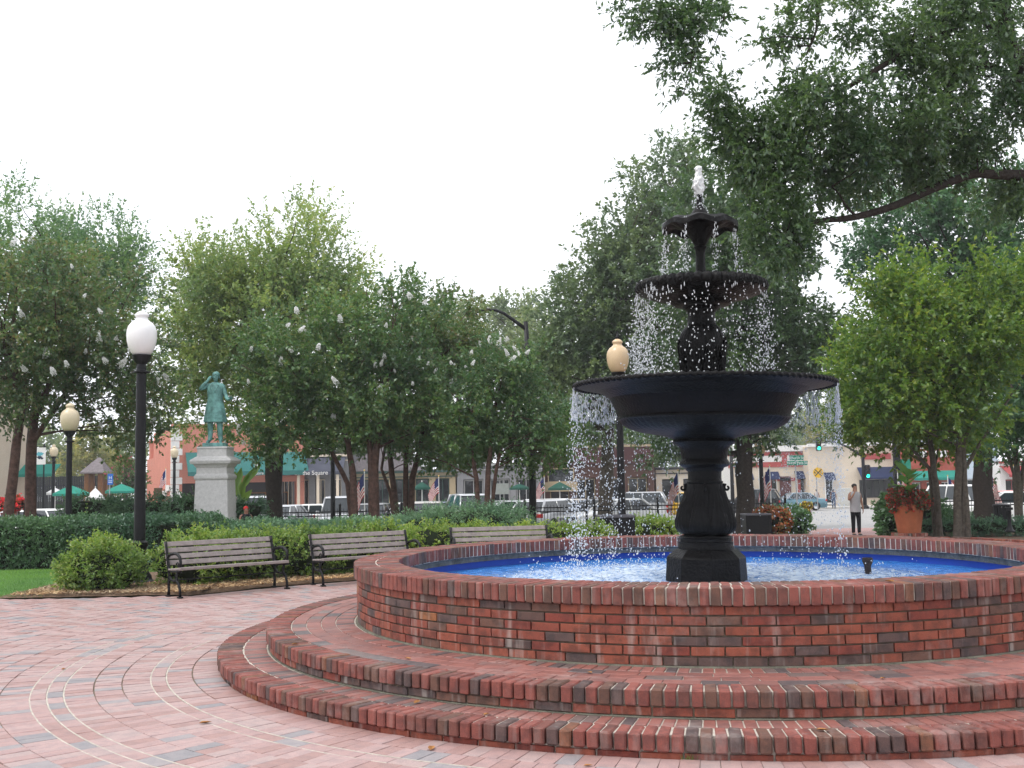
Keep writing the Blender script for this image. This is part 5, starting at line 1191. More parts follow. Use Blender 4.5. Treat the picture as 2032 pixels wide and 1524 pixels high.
LF_YF = leafmat('yellow_flower', [(.6, .45, .03), (.7, .55, .05), (.08, .12, .03), (.25, .05, .05)], .3, .5, .03)
C, D, SH = lobe_clumps([((-.05, 0, h+.1), (r_*1.1, r_, .2))], 40)
o = link('flowers', npmesh('flowers', leaves(C, np.full(len(C), .07), D, 8, .1, 8, .07, .05, .5, .9), 4, LF_YF), t_); o['kind'] = 'stuff'
# canna behind the hedge beside the pedestal
cn = thing('canna', 'bright yellow-green canna leaves rising beside the granite pedestal', 'plant', at(476, 36))
for k in range(9):
    zc_ = zat(476, 1000-k*5, 36)-cn.location.z; a = rnd.uniform(-.7, .9); L = rnd.uniform(.6, .9); vs = []; nl = 7
    for i in range(nl):
        s_ = i/(nl-1); w_ = .12*math.sin(math.pi*min(.98, .08+s_*.92)); x = L*s_*math.sin(a); zz = zc_+L*s_*math.cos(a)
        for j in (-1, 0, 1): vs.append((x+j*w_*math.cos(a), -.05*j*j+.05*k*(-1)**k, zz-j*w_*math.sin(a)))
    MB().add(vs, [(i*3+j, i*3+j+1, (i+1)*3+j+1, (i+1)*3+j) for i in range(nl-1) for j in range(2)]).build('canna_leaf', LF_YELLOW, cn, smooth=True)
MB().tube([(0, 0, 0), (0, 0, 1.4)], .03, 6).build('stem', mat('green_stem', (.07, .13, .03)), cn)
# bollard-like black post and bin on the right
c = at(2006, 25.6); t_ = thing('hose_post', 'short black iron post with flared foot and square head on the right-hand kerb', 'post', (c.x, c.y, zat(2006, 1055, 25.6)))
H = zat(2006, 1004, 25.6)-t_.location.z
b = MB(); b.lathe([(.115, 0), (.115, .02), (.075, .05), (.05, .12), (.042, .2), (.038, H-.12), (.05, H-.1)], 16); b.build('post', BLACK_IRON, t_, smooth='auto')
MB().box((0, 0, H-.06), (.15, .15, .06)).build('head', BLACK_IRON, t_, bevel=.01)
b = MB(); b.blob((0, 0, H), (.035, .035, .035), 2, 0); b.build('knob', BLACK_IRON, t_, smooth=True)
c = at(1991, 36); t_ = thing('litter_bin', 'black litter bin behind the iron post under the young trees', 'litter bin', c)
Hb = 1.0
b = MB()
for i in range(14):
    th = 2*math.pi*i/14; MB().box((.26*math.cos(th), .26*math.sin(th), Hb*.5), (.02, .09, Hb*.82), th).build('slat', BLACK_IRON, t_)
MB().lathe([(.24, .04), (.24, Hb*.86)], 20).build('liner', mat('bin_liner', (.008, .008, .008), .6), t_, smooth='auto')
b = MB(); b.lathe([(.29, Hb*.9), (.29, Hb*.96), (.15, Hb), (.14, Hb*.98)], 20); b.build('lid', BLACK_IRON, t_, smooth='auto')
# ------------------------------------------------------------------ buildings round the square
def bpart(name, m, root, boxes, bevel=0):
    b = MB()
    for c, d in boxes: b.box(c, d)
    return b.build(name, m, root, bevel=bevel)
def window(root, x0, x1, z0, z1, y, frame, glass=None, sill=True, mull=1, depth=.12):
    """opening on the face y (looking -y): recessed pane, frame, mullions, sill"""
    cx, cz, w_, h = (x0+x1)/2, (z0+z1)/2, x1-x0, z1-z0
    wn = bpart('window', frame, root, [((cx, y-.03, z0-.04), (w_+.16, .10, .08)), ((cx, y-.03, z1+.04), (w_+.16, .10, .08)), ((x0-.04, y-.03, cz), (.08, .10, h)), ((x1+.04, y-.03, cz), (.08, .10, h))])
    bpart('pane', glass or GLASS_DARK, wn, [((cx, y+.01, cz), (w_, .02, h))])
    if mull > 1: bpart('mullion', frame, wn, [((x0+w_*i/mull, y-.025, cz), (.06, .06, h)) for i in range(1, mull)])
    if sill: bpart('sill', frame, wn, [((cx, y-.08, z0-.12), (w_+.3, .2, .07))])
    return wn
def awning(root, x0, x1, zt, zb, y, proj, m, val=.25, ribs=True):
    b = MB(); n = max(2, int((x1-x0)/.5)); vs = []
    for i in range(n+1):
        x = x0+(x1-x0)*i/n
        vs += [(x, y-.02, zt), (x, y-proj, zb), (x, y-proj, zb-val*(1 if i % 2 else .86)), (x, y-proj+.03, zb-val*(1 if i % 2 else .86)), (x, y-proj+.03, zb-.01), (x, y-.02, zt-.05)]
    fs = [(i*6+j, i*6+j+1, (i+1)*6+j+1, (i+1)*6+j) for i in range(n) for j in range(5)]
    fs += [(0, 1, 4, 5), tuple(n*6+q for q in (0, 1, 4, 5))]
    b.add(vs, fs); return b.build('awning', m, root)
def lettering(txt, m, root, loc, size, rx=math.pi/2):
    cu = bpy.data.curves.new('lettering', 'FONT'); cu.body = txt; cu.size = size; cu.align_x = 'CENTER'; cu.extrude = .012; cu.materials.append(m)
    o = bpy.data.objects.new('lettering', cu); COL.objects.link(o); bpy.context.view_layer.update()
    me = bpy.data.meshes.new_from_object(o.evaluated_get(bpy.context.evaluated_depsgraph_get())); bpy.data.objects.remove(o)
    o = link('lettering', me, root, loc); o.rotation_euler = (rx, 0, 0); return o
SALMON = mat('salmon_stucco', (.58, .24, .185), .9, 0, .15, .08, 1.0, .2, 30)
CREAM = mat('cream_stucco', (.66, .57, .46), .9, 0, .15, .06, .8)
TANW = mat('tan_wall', (.36, .29, .19), .9, 0, .15, .10, .8)
BROWNW = mat('brown_wall', (.085, .045, .038), .9, 0, .15, .15, 1.0)
GREYW = mat('grey_wall', (.22, .22, .23), .9, 0, .15, .12, 1.0)
REDW = mat('dull_red_paint', (.40, .09, .085), .85, 0, .15, .08, 1.5)
BLUEW = mat('pale_blue_wall', (.50, .58, .66), .85, 0, .15, .06, 1)
WOODF = mat('wood_frame', (.20, .09, .035), .7, 0, .2, .2, 5)
DARKF = mat('dark_frame', (.025, .025, .03), .6)
AWN_G = mat('green_canvas', (.045, .165, .155), .85, 0, .1, .12, 1.5)
AWN_N = mat('navy_canvas', (.025, .035, .085), .85, 0, .1, .15, 1.5)
AWN_D = mat('slate_canvas', (.07, .075, .10), .85, 0, .1, .15, 1.5)
AWN_T = mat('teal_canvas', (.025, .22, .175), .85, 0, .1, .10, 1.5)
ROOFG = mat('roof_felt', (.16, .15, .15), .95)
ROOFB = mat('grey_shingle', (.20, .18, .19), .95, 0, .1, .25, 6, .4, 20)

# salmon corner building with white quoins
c0 = at(340, 75); ang = R(24)
sb = thing('salmon_building', 'salmon stucco corner building with white stone quoins and a green awning', 'building', c0, ang)
HB = zat(340, 845, 75)-c0.z
bpart('wall', SALMON, sb, [((4.6, 6, (HB+2.9)/2), (9.2, 12, HB-2.9)), ((8.9, 6, 1.44), (.6, 11.9, 2.9))])
bpart('wall', SALMON, sb, [((.35, 6, 1.44), (.7, 11.9, 2.9))])
bpart('parapet', SALMON, sb, [((4.6, .1, HB+.06), (9.3, .3, .14))])
for k in range(13):
    wq = .75 if k % 2 else .55; zq = HB-.30-k*.50
    if zq > .1: bpart('quoin', WHITE_PAINT, sb, [((wq/2-.06, wq/4-.06, zq), (wq, wq/2+.06, .47))], .02)
bpart('string_course', WHITE_PAINT, sb, [((-.05, 1.6, 2.6), (.12, 2.2, .42)), ((-.05, 4.2, 2.2), (.12, 3.0, .42))])
bpart('rear_wing', SALMON, sb, [((1.6, 14.5, HB*.36), (3.2, 5, HB*.72))])
ch = bpart('chimney', SALMON, sb, [((.5, 15.5, HB*.8), (.9, .9, 1.6))]); bpart('chimney_cap', SALMON, ch, [((.5, 15.5, HB*.8+.88), (1.1, 1.1, .18))])
bpart('shop_front', DARKF, sb, [((4.7, 1.3, 1.45), (7.9, .2, 2.88))])
window(sb, 1.3, 2.7, .7, 2.0, 1.18, WOODF); window(sb, 3.4, 4.6, .1, 2.2, 1.18, WOODF, sill=False); window(sb, 5.4, 6.6, .6, 2.1, 1.18, WOODF); window(sb, 7.0, 8.2, .6, 2.1, 1.18, WOODF)
zt, zb = zat(440, 898, 77)-c0.z, zat(440, 932, 77)-c0.z
aw = awning(sb, .9, 9.2, zt, zb-.15, -.02, 1.3, AWN_G, .32)
lettering('30', WHITE_PAINT, aw, (5.6, -1.05, zb+.12), .42, R(55)); lettering('Square', WHITE_PAINT, aw, (5.6, -1.345, zb-.40), .30)
o = bpart('notice', mat('notice_print', (.55, .35, .28), .7), sb, [((2.95, .96, 1.6), (.3, .03, .4))])

def shop(name, label, px0, px1, d, ytop, wallm, trim, awn=None, awy=(910, 945), glass_y=(950, 1000), nwin=3, roofm=ROOFG, extra=None, text=None, posts=False):
    a, c = at(px0, d), at(px1, d); w_ = c.x-a.x; t_ = thing(name, label, 'building', (a.x, d, a.z)); mid = (px0+px1)/2
    h = zat(mid, ytop, d)-a.z
    # piers, head wall and stall riser round real openings
    z0, z1 = .45, min(zat(mid, glass_y[0], d)-a.z, h-.5)
    bpart('wall', wallm, t_, [((w_/2, 5, z1+(h-z1)/2), (w_, 10, h-z1)), ((w_/2, 5.2, z1/2), (w_, 9.4, z1)), ((w_/2, .45, z0/2-.1), (w_-.02, .9, z0+.2))])
    n = nwin; pw = .45
    for i in range(n+1):
        x = pw/2+(w_-pw)*i/n; bpart('pier', wallm, t_, [((x, .25, (z0+z1)/2), (pw, .5, z1-z0))])
    for i in range(n):
        x0 = pw+(w_-pw)*i/n+.06; x1 = (w_-pw)*(i+1)/n-.06
        if x1 > x0+.3: window(t_, x0+.05, x1-.05, z0+.1, z1-.12, .42, trim, mull=2, sill=False)
    cn_ = bpart('cornice', trim, t_, [((w_/2, -.06, h-.06), (w_+.1, .34, .16)), ((w_/2, -.03, h-.42), (w_+.04, .2, .08))])
    bpart('roof', roofm, t_, [((w_/2, 5, h+.03), (w_-.1, 9.8, .06))])
    if awn:
        zt, zb = zat(mid, awy[0], d)-a.z, zat(mid, awy[1], d)-a.z
        aw = awning(t_, .1, w_-.1, zt, zb+.2, -.1, 1.5, awn, .25)
        if text: lettering(text, WHITE_PAINT, aw, (w_*.55, -1.62, zb-.02), .42)
    if posts:
        for i in range(4): bpart('porch_post', CREAM, t_, [((.5+(w_-1)*i/3, -1.35, zb/2), (.18, .18, zb))])
    return t_, w_, h
shop('awning_shop', 'low shop with a long slate-blue awning on cream posts right of the salmon building', 548, 690, 79, 903, GREYW, CREAM, AWN_D, (908, 942), (950, 1000), 4, text='on the Square', posts=True)
t3, w3, h3 = shop('tan_shop', 'tan shop with grey shingle gable behind the crape myrtle stems', 692, 905, 80, 935, TANW, mat('green_trim', (.03, .07, .06), .7), None, nwin=5)
b = MB(); b.prism([(-.3, h3+.05), (w3*.62, h3+.05), (w3*.31, h3+2.1)], -.3, 10); b.build('gable_roof', ROOFB, t3)
shop('grey_shop', 'grey shop with wide display windows behind the slender crape myrtle', 908, 1078, 80, 920, GREYW, mat('pale_trim', (.4, .4, .4), .7), None, nwin=3)
t5, w5, h5 = shop('brown_shop', 'dark brown shop with a maroon roof band and tan window bay left of the fountain', 1080, 1300, 81, 884, BROWNW, TANW, None, glass_y=(948, 1000), nwin=4)
bpart('roof_band', mat('maroon_band', (.07, .028, .03), .9), t5, [((w5/2, -.12, h5-.75), (w5, .16, 1.2))])
window(t5, .4, 2.2, h5-2.6, h5-1.7, -.02, TANW, sill=False); bpart('sign_panel', TANW, t5, [((1.3, -.06, h5-3.0), (2.4, .1, .7))])
shop('cream_shop', 'small cream shop with dark window glimpsed left of the fountain stem', 1304, 1400, 83, 928, CREAM, DARKF, None, nwin=2)
# white block and cream and red building across the crossing
WB = mat('white_block', (.76, .75, .73), .85, 0, .15, .04, 1)
d = 104; a, c = at(1448, d), at(1607, d); w_ = c.x-a.x; rb = thing('red_banded_building', 'cream single-storey building with red bands, white parapet and four small navy awnings', 'building', (a.x, d, a.z)); h = zat(1530, 893, d)-a.z
zz = lambda py: zat(1530, py, d)-a.z
xx = lambda px: at(px, d).x-a.x
bpart('wall', CREAM, rb, [((w_/2, 6, h/2), (w_, 12, h))])
bpart('parapet', WB, rb, [((w_/2, -.05, h+.12), (w_+.2, .5, .55))])
bpart('red_band', REDW, rb, [((w_/2, -.05, (zz(897)+zz(904))/2), (w_, .1, zz(897)-zz(904))), ((w_/2, -.05, (zz(917)+zz(927))/2), (w_, .1, zz(917)-zz(927))), ((xx(1604), -.05, zz(911)), (.35, .1, zz(897)-zz(927))), ((xx(1560), -.045, zz(911)), (.5, .09, zz(904)-zz(917)+.1))])
for p0, p1 in ((1450, 1558), (1566, 1601)):
    x0, x1, z0, z1 = xx(p0), xx(p1), zz(917)+.02, zz(904)-.02; zm = (z0+z1)/2
    MB().prism([(x0, z0), (x1-.3, z0), (x1, zm), (x1-.3, z1), (x0, z1)], -.08, -.02).build('arrow_panel', WB, rb)
for px0, px1 in ((1476, 1490), (1526, 1542), (1584, 1598), (1640, 1654)):
    if px1 > 1607: continue
    x0, x1 = xx(px0), xx(px1); wn = window(rb, x0, x1, zz(996), zz(946), -.03, WB, sill=True); bpart('shutter', REDW, wn, [((x0+.16, -.06, zz(971)), (.3, .04, zz(946)-zz(996)-.1))])
    awning(rb, x0-.25, x1+.25, zz(936), zz(950), -.02, .8, AWN_N, .08)
dr_ = bpart('door', mat('dark_red_door', (.10, .025, .025), .6), rb, [((xx(1560), -.06, zz(970)), (xx(1571)-xx(1549), .08, zz(954)-zz(990)+.6))])
bpart('door_surround', REDW, rb, [((xx(1560), -.05, zz(952)), (xx(1580)-xx(1540), .1, .3))]); bpart('handle', CHROME, dr_, [((xx(1567), -.13, zz(978)), (.06, .06, .25))])
for px in (1450, 1510, 1606, 1613): bpart('pilaster', WB, rb, [((min(xx(px), w_-.1), -.03, zz(968)), (.22, .12, zz(930)-zz(1008)))])
bpart('side_wall', WB, rb, [((-.2, 5, h*.45), (.4, 10, h*.9))])
# plain cream wing with red stripe and navy storefront
d2 = 102; a2, c2 = at(1608, d2), at(1800, d2); w2 = c2.x-a2.x; cw = thing('cream_building', 'cream corner building with a red stripe and a wide navy awning over dark shop windows', 'building', (a2.x, d2, a2.z)); h2 = zat(1700, 884, d2)-a2.z
xx2 = lambda px: at(px, d2).x-a2.x
zz2 = lambda py: zat(1720, py, d2)-a2.z
bpart('wall', CREAM, cw, [((w2/2, 6, h2/2), (w2, 12, h2))])
bpart('parapet', WB, cw, [((w2/2, -.05, h2+.1), (w2+.1, .5, .3))])
bpart('red_stripe', REDW, cw, [(((xx2(1718)+xx2(1772))/2, -.04, zz2(906)), (xx2(1772)-xx2(1718), .1, .55))])
for p0, p1 in ((1708, 1732), (1734, 1756), (1758, 1784)): window(cw, xx2(p0)+.05, xx2(p1)-.05, zz2(986), zz2(954), -.03, DARKF, sill=False, mull=2)
awning(cw, xx2(1704), xx2(1796), zz2(927), zz2(948), -.02, 1.2, AWN_N, .15)
window(cw, xx2(1640), xx2(1653), zz2(996), zz2(946), -.03, WB); awning(cw, xx2(1636), xx2(1657), zz2(936), zz2(950), -.02, .8, AWN_N, .08)
rbk = mat('red_brick_far', (.36, .085, .06), .9, 0, .15, .2, 3)
t8, w8, h8 = shop('brick_building', 'red brick building with white panels and a green awning behind the young trees', 1802, 1900, 100, 880, rbk, WB, AWN_T, (934, 952), (956, 1000), 3)
for i in range(2): bpart('white_panel', WB, t8, [((w8*(.3+.42*i), -.05, h8*.83), (w8*.25, .1, .6))])
shop('blue_building', 'pale blue and white building behind the large dark trunk', 1902, 1985, 100, 868, BLUEW, WB, None, nwin=2)
shop('red_awning_shop', 'white shop with a dull red fascia at the right edge of the square', 1988, 2120, 98, 915, WB, REDW, mat('dull_red_canvas', (.30, .05, .05), .85), (925, 945), (950, 1000), 3)
# left edge
t9, w9, h9 = shop('beige_building', 'tall beige building at the left edge behind the forked trunk', -330, -105, 62, 700, mat('beige_wall', (.44, .38, .30), .9, 0, .15, .06, 1), CREAM, None, nwin=3)
awning(t9, w9+.02, w9+2.4, zat(85, 920, 70)-t9.location.z, zat(85, 940, 70)-t9.location.z, 9.6, 1.2, AWN_T, .2)
# gazebo with shingled hipped roof
gp = at(190, 92); gzb = thing('gazebo', 'small brown post shelter with a grey hipped shingle roof behind the patio', 'gazebo', gp)
zr0, zr1 = zat(190, 937, 92)-gp.z, zat(190, 908, 92)-gp.z; rw = 24*92/FPX
MB().add([(-rw, -rw, zr0), (rw, -rw, zr0), (rw, rw, zr0), (-rw, rw, zr0), (.1, 0, zr1), (.35, 0, zr1), (-rw, -rw, zr0-.12), (rw, -rw, zr0-.12), (rw, rw, zr0-.12), (-rw, rw, zr0-.12)], [(0, 1, 5, 4), (1, 2, 5), (2, 3, 4, 5), (3, 0, 4), (0, 1, 7, 6), (1, 2, 8, 7), (2, 3, 9, 8), (3, 0, 6, 9)]).build('roof', ROOFB, gzb)
for sx in (-1, 1):
    for sy in (-1, 1): bpart('post', WOODF, gzb, [((sx*rw*.55, sy*rw*.55, zr0/2), (.35, .35, zr0))])
# dark boarded fence behind the patio
fz = thing('board_fence', 'black boarded fence behind the green patio umbrellas', 'fence', at(60, 95))
f0, f1 = at(60, 95), at(222, 95); n = 46; hf = zat(140, 945, 95)-f0.z
bm_ = MB().box((0, 0, hf/2), ((f1.x-f0.x)/n-.03, .05, hf)).mesh('board', mat('black_board', (.02, .022, .028), .8, 0, .2, .2, 3))
for i in range(n): link('board', bm_, fz, ((f1.x-f0.x)*(i+.5)/n, 0, rnd.uniform(-.04, .02)))
MB().box(((f1.x-f0.x)/2, .06, hf*.8), (f1.x-f0.x, .05, .12)).build('rail', BLACK_IRON, fz)

# ------------------------------------------------------------------ patio umbrellas
def umbrella(label, px, d, wpx, ytop, ybot, m, tilt=0, rz=0):
    c = at(px, d); t_ = thing('patio_umbrella', label, 'umbrella', c, rz); k = d/FPX
    r_ = wpx/2*k; z1, z0 = zat(px, ytop, d)-c.z, zat(px, ybot, d)-c.z
    MB().tube([(0, 0, 0), (0, 0, z1+.1)], .03, 8).build('pole', WHITE_PAINT, t_)
    b = MB(); n = 8; vs = [(0, 0, z1)]; fs = []
    for q, (f, zz_) in enumerate(((.5, .46), (1, 1))):
        for j in range(n*2):
            th = math.pi*j/n; sag = 1 if j % 2 == 0 else .95
            vs.append((r_*f*sag*math.cos(th), r_*f*sag*math.sin(th), z1+(z0+.08-z1)*zz_*(1 if j % 2 == 0 else .97)))
    for j in range(n*2): vs.append((vs[1+n*2+j][0], vs[1+n*2+j][1], vs[1+n*2+j][2]-.14))
    N2 = n*2
    for j in range(N2):
        k2 = (j+1) % N2; fs += [(0, 1+j, 1+k2), (1+j, 1+N2+j, 1+N2+k2, 1+k2), (1+N2+j, 1+2*N2+j, 1+2*N2+k2, 1+N2+k2)]
    b.add(vs, fs); o = b.build('canopy', m, t_)
    if tilt: o.rotation_euler = (0, tilt, 0); 
    MB().lathe([(.28, 0), (.28, .06), (.05, .1)], 16).build('base', BLACK_IRON, t_)
UG = mat('bright_green_canvas', (.03, .24, .18), .85, 0, .1, .1, 2); UD = mat('dark_green_canvas', (.02, .075, .055), .85, 0, .1, .1, 2); UW = mat('white_canvas', (.75, .75, .75), .85, 0, .1, .05, 2)
umbrella('bright green patio umbrella behind the cream globe lamp', 140, 66, 72, 963, 982, UG)
umbrella('bright green patio umbrella beside the blue sign', 240, 70, 64, 960, 977, UG)
umbrella('white patio umbrella between the two bright green ones, half folded', 188, 68, 40, 968, 992, UW)
umbrella('small white patio umbrella at the left end of the patio', 108, 68, 34, 968, 980, UW)
umbrella('dark green patio umbrella in front of the tan shop', 838, 74, 34, 956, 970, UD)
umbrella('dark green patio umbrella in front of the brown shop window bay', 1112, 75, 46, 956, 971, UD)
umbrella('dark green patio umbrella in front of the grey shop', 1032, 75, 40, 960, 970, UD)

# ------------------------------------------------------------------ cars
PAINT = {}
def paint(name, col, metal=.3):
    if name not in PAINT: PAINT[name] = mat('paint_'+name, col, .28, metal, .5, .03, 1, coat=.7)
    return PAINT[name]
CAR_GLASS = mat('car_glass', (.02, .028, .034), .05, 0, .6, .2, .7)
BUMPER = mat('bumper_plastic', (.03, .03, .032), .6)
HEADL = mat('headlamp', (.7, .72, .72), .1, 0, .7, 0)
def car(name, label, cat, px, d, head, kind, pm, s=1.0, dx=0):
    """front towards +x locally"""
    c = at(px, d); t_ = thing(name, label, cat, (c.x, c.y, gz(d)-.03), R(head), 'cars parked round the square')
    if kind == 'sedan': L, W, H, belt = 4.6, 1.76, 1.42, .92; top = [(-2.3, .80), (-2.2, .93), (-1.5, .97), (-1.0, .95), (.9, .93), (1.3, .90), (2.0, .78), (2.25, .66), (2.3, .5)]; cab = [(-1.55, -.95), (.95, .35)]
    elif kind == 'suv': L, W, H, belt = 4.6, 1.84, 1.76, 1.08; top = [(-2.3, .95), (-2.27, 1.08), (-1.5, 1.08), (-1.0, 1.08), (.9, 1.06), (1.25, 1.02), (2.0, .97), (2.26, .80), (2.3, .55)]; cab = [(-2.2, -1.85), (1.0, .45)]
    elif kind == 'pickup': L, W, H, belt = 5.0, 1.8, 1.68, 1.02; top = [(-2.5, .95), (-2.48, 1.0), (-1.5, 1.0), (-.7, 1.02), (.9, 1.02), (1.25, 1.0), (2.2, .92), (2.46, .80), (2.5, .55)]; cab = [(-.72, -.55), (1.05, .5)]
    else: L, W, H, belt = 4.7, 1.76, 1.45, .95; top = [(-2.35, .85), (-2.3, .95), (-1.5, .95), (-1.0, .95), (.9, .93), (1.3, .90), (2.0, .80), (2.3, .66), (2.35, .5)]; cab = [(-2.25, -1.75), (.95, .3)]
    b = MB(); hw_ = W/2; k = len(top); vs = []
    for i, (x, zt) in enumerate(top):
        e = abs(x)/(L/2); wd = hw_*(1-.10*max(0, e-.75)*4*.9)
        vs += [(x, -wd*.90, .22), (x, -wd*.99, .42), (x, -wd, min(zt-.12, .70)), (x, -wd*.96, zt-.05), (x, -wd*.86, zt), (x, 0, zt+.03), (x, wd*.86, zt), (x, wd*.96, zt-.05), (x, wd, min(zt-.12, .70)), (x, wd*.99, .42), (x, wd*.90, .22)]
    m_ = 11; fs = [(i*m_+j, i*m_+j+1, (i+1)*m_+j+1, (i+1)*m_+j) for i in range(k-1) for j in range(m_-1)] + [tuple(range(m_)), tuple((k-1)*m_+j for j in range(m_))] + [(i*m_, (i+1)*m_, (i+1)*m_+m_-1, i*m_+m_-1) for i in range(k-1)]
    b.add(vs, fs); body = b.build('body', pm, t_, smooth='auto')
    (xr0, xr1), (xf0, xf1) = cab; zr = H-.05; wb, wt = hw_*.90, hw_*.72
    g_ = MB(); lv = []
    for x, z_, ww in ((xr0, belt, wb), (xr1, zr, wt), (xf1, zr, wt), (xf0, belt-.02, wb)): lv += [(x, -ww, z_), (x, ww, z_)]
    g_.add(lv, [(0, 1, 3, 2), (4, 5, 7, 6), (0, 2, 4, 6), (1, 3, 5, 7), (2, 3, 5, 4), (0, 1, 7, 6)]); gl_ = g_.build('glazing', CAR_GLASS, t_)
    r_ = MB(); r_.add([(xr1-.06, -wt-.01, zr-.02), (xr1-.06, wt+.01, zr-.02), (xf1+.06, wt+.01, zr-.02), (xf1+.06, -wt-.01, zr-.02), (xr1+.1, -wt+.1, H), (xr1+.1, wt-.1, H), (xf1-.12, wt-.1, H), (xf1-.12, -wt+.1, H)], [(0, 1, 2, 3), (4, 5, 6, 7), (0, 1, 5, 4), (1, 2, 6, 5), (2, 3, 7, 6), (3, 0, 4, 7)]); r_.build('roof', pm, t_, smooth='auto')
    p_ = MB()
    for sy in (-1, 1):
        p_.tube([(xf0, sy*wb, belt-.03), (xf1, sy*wt, zr)], .035, 6); p_.tube([(xr0, sy*wb, belt-.03), (xr1, sy*wt, zr)], .06, 6)
        xm = (xf1+xr1)/2+.05; p_.tube([(xm, sy*(wb+.004), belt-.03), (xm, sy*(wt+.004), zr)], .032, 6)
    p_.build('pillars', pm if kind != 'pickup' else pm, t_, smooth=True)
    if kind == 'pickup':
        MB().box((-1.6, 0, 1.015), (1.6, W*.78, .02)).build('cargo_bed', BUMPER, t_)
    for x in (L*.30, -L*.295):
        for sy in (-1, 1):
            rw_ = .33 if kind in ('sedan', 'wagon') else .36
            wh = MB(); q = [(rw_*.62, -.10), (rw_*.92, -.11), (rw_, -.06), (rw_, .06), (rw_*.92, .11), (rw_*.62, .10)]
            n = 20; vs = [(r0_*math.cos(2*math.pi*j/n), y_, r0_*math.sin(2*math.pi*j/n)) for r0_, y_ in q for j in range(n)]
            wh.add(vs, [(i*n+j, i*n+(j+1) % n, ((i+1) % 6)*n+(j+1) % n, ((i+1) % 6)*n+j) for i in range(6) for j in range(n)])
            wo_ = wh.build('wheel', TYRE, t_, smooth='auto'); wo_.location = (x, sy*(hw_-.10), rw_)
            rm = MB(); vs = [(r0_*math.cos(2*math.pi*j/10+.3), y_*sy, r0_*math.sin(2*math.pi*j/10+.3)) for r0_, y_ in ((rw_*.66, .06), (rw_*.55, .085), (rw_*.18, .07), (.01, .09)) for j in range(10)]
            rm.add(vs, [(i*10+j, i*10+(j+1) % 10, (i+1)*10+(j+1) % 10, (i+1)*10+j) for i in range(3) for j in range(10)]); rm.build('rim', CHROME, wo_)
            ar = MB(); n = 12; vs = []
            for j in range(n+1):
                th = math.pi*j/n; vs += [(x+(rw_+.045)*math.cos(th), sy*(hw_+.004), rw_+(rw_+.045)*math.sin(th)), (x+(rw_-.02)*math.cos(th), sy*(hw_+.002), rw_+(rw_-.02)*math.sin(th))]
            ar.add(vs, [(2*j, 2*j+1, 2*j+3, 2*j+2) for j in range(n)]); ar.build('wheel_arch', BUMPER, t_)
    for sy in (-1, 1):
        MB().box((L/2-.13, sy*hw_*.68, .68), (.22, .36, .14)).build('headlight', HEADL, t_, bevel=.03)
        MB().box((-L/2+.06, sy*hw_*.74, .80), (.14, .34, .17)).build('tail_light', RED_LENS, t_, bevel=.02)
        MB().box((xf0-.25, sy*(hw_+.07), belt+.02), (.12, .16, .11)).build('mirror', pm, t_, bevel=.02)
    MB().box((L/2-.02, 0, .42), (.16, W*.92, .2)).build('front_bumper', BUMPER if kind != 'sedan' else pm, t_, bevel=.04)
    MB().box((-L/2+.02, 0, .45), (.16, W*.92, .2)).build('rear_bumper', BUMPER if kind != 'sedan' else pm, t_, bevel=.04)
    MB().box((L/2+.065, 0, .62), (.02, .7, .12)).build('grille', BUMPER, t_)
    MB().box((-L/2-.07, 0, .62), (.012, .32, .15)).build('number_plate', WHITE_PAINT, t_)
    t_.scale = (s, s, s); return t_
WHITE, SILVER, BEIGE = paint('white', (.82, .82, .81), .0), paint('silver', (.50, .51, .53), .6), paint('champagne', (.46, .42, .38), .5)
DKBLUE, BLACKP, TEAL, YELLOW, ORANGE, DKGREEN = paint('dark_blue', (.03, .05, .13)), paint('black', (.015, .015, .018)), paint('teal', (.10, .22, .28), .5), paint('yellow', (.70, .42, .01), 0), paint('orange_red', (.55, .06, .02), .1), paint('charcoal', (.03, .04, .045), .4)
car('parked_car', 'white car nosed in behind the left forked trunk', 'car', 30, 47.5, -60, 'sedan', WHITE)
car('parked_car', 'white hatch-backed car below the white patio umbrella', 'car', 108, 49, -35, 'wagon', WHITE)
car('parked_van', 'tall white-roofed wagon behind the pedestal and tall dark trunk', 'car', 508, 50, -68, 'suv', SILVER, 1.05)
car('parked_car', 'white sedan seen from the side under the slate-blue awning', 'car', 612, 56, 172, 'sedan', WHITE)
car('parked_suv', 'silver off-roader facing the park between lamp post and thick crape myrtle', 'car', 676, 49, -82, 'suv', SILVER)
car('parked_car', 'white sedan with red tail lights behind the vase-shaped crape myrtle', 'car', 792, 53, 195, 'sedan', WHITE)
car('parked_car', 'dark blue sedan left of the silver off-roader behind the juniper', 'car', 872, 57, -60, 'sedan', DKBLUE)
car('parked_suv', 'silver off-roader facing the park behind the juniper mound', 'car', 940, 49.5, -75, 'suv', SILVER)
car('parked_car', 'charcoal sedan behind the white notice board', 'car', 1004, 58, -140, 'sedan', DKGREEN)
car('parked_car', 'silver sedan showing its rear wheel beside the curved street light pole', 'car', 1030, 53, 12, 'sedan', SILVER)
car('parked_wagon', 'silver wagon with pale blue rear window by the iron fence gate', 'car', 1094, 48.5, 60, 'wagon', SILVER)
car('parked_car', 'champagne sedan with red tail light behind the silver wagon', 'car', 1134, 57, 190, 'sedan', BEIGE)
car('parked_car', 'dark green sedan glimpsed through the falling water', 'car', 1182, 52, 150, 'sedan', DKGREEN)
car('parked_car', 'white sedan bonnet above the black planter box', 'car', 1225, 49, -150, 'sedan', WHITE)
car('parked_suv', 'silver off-roader seen from the side beside the yellow pickup', 'car', 1258, 72, 168, 'suv', SILVER)
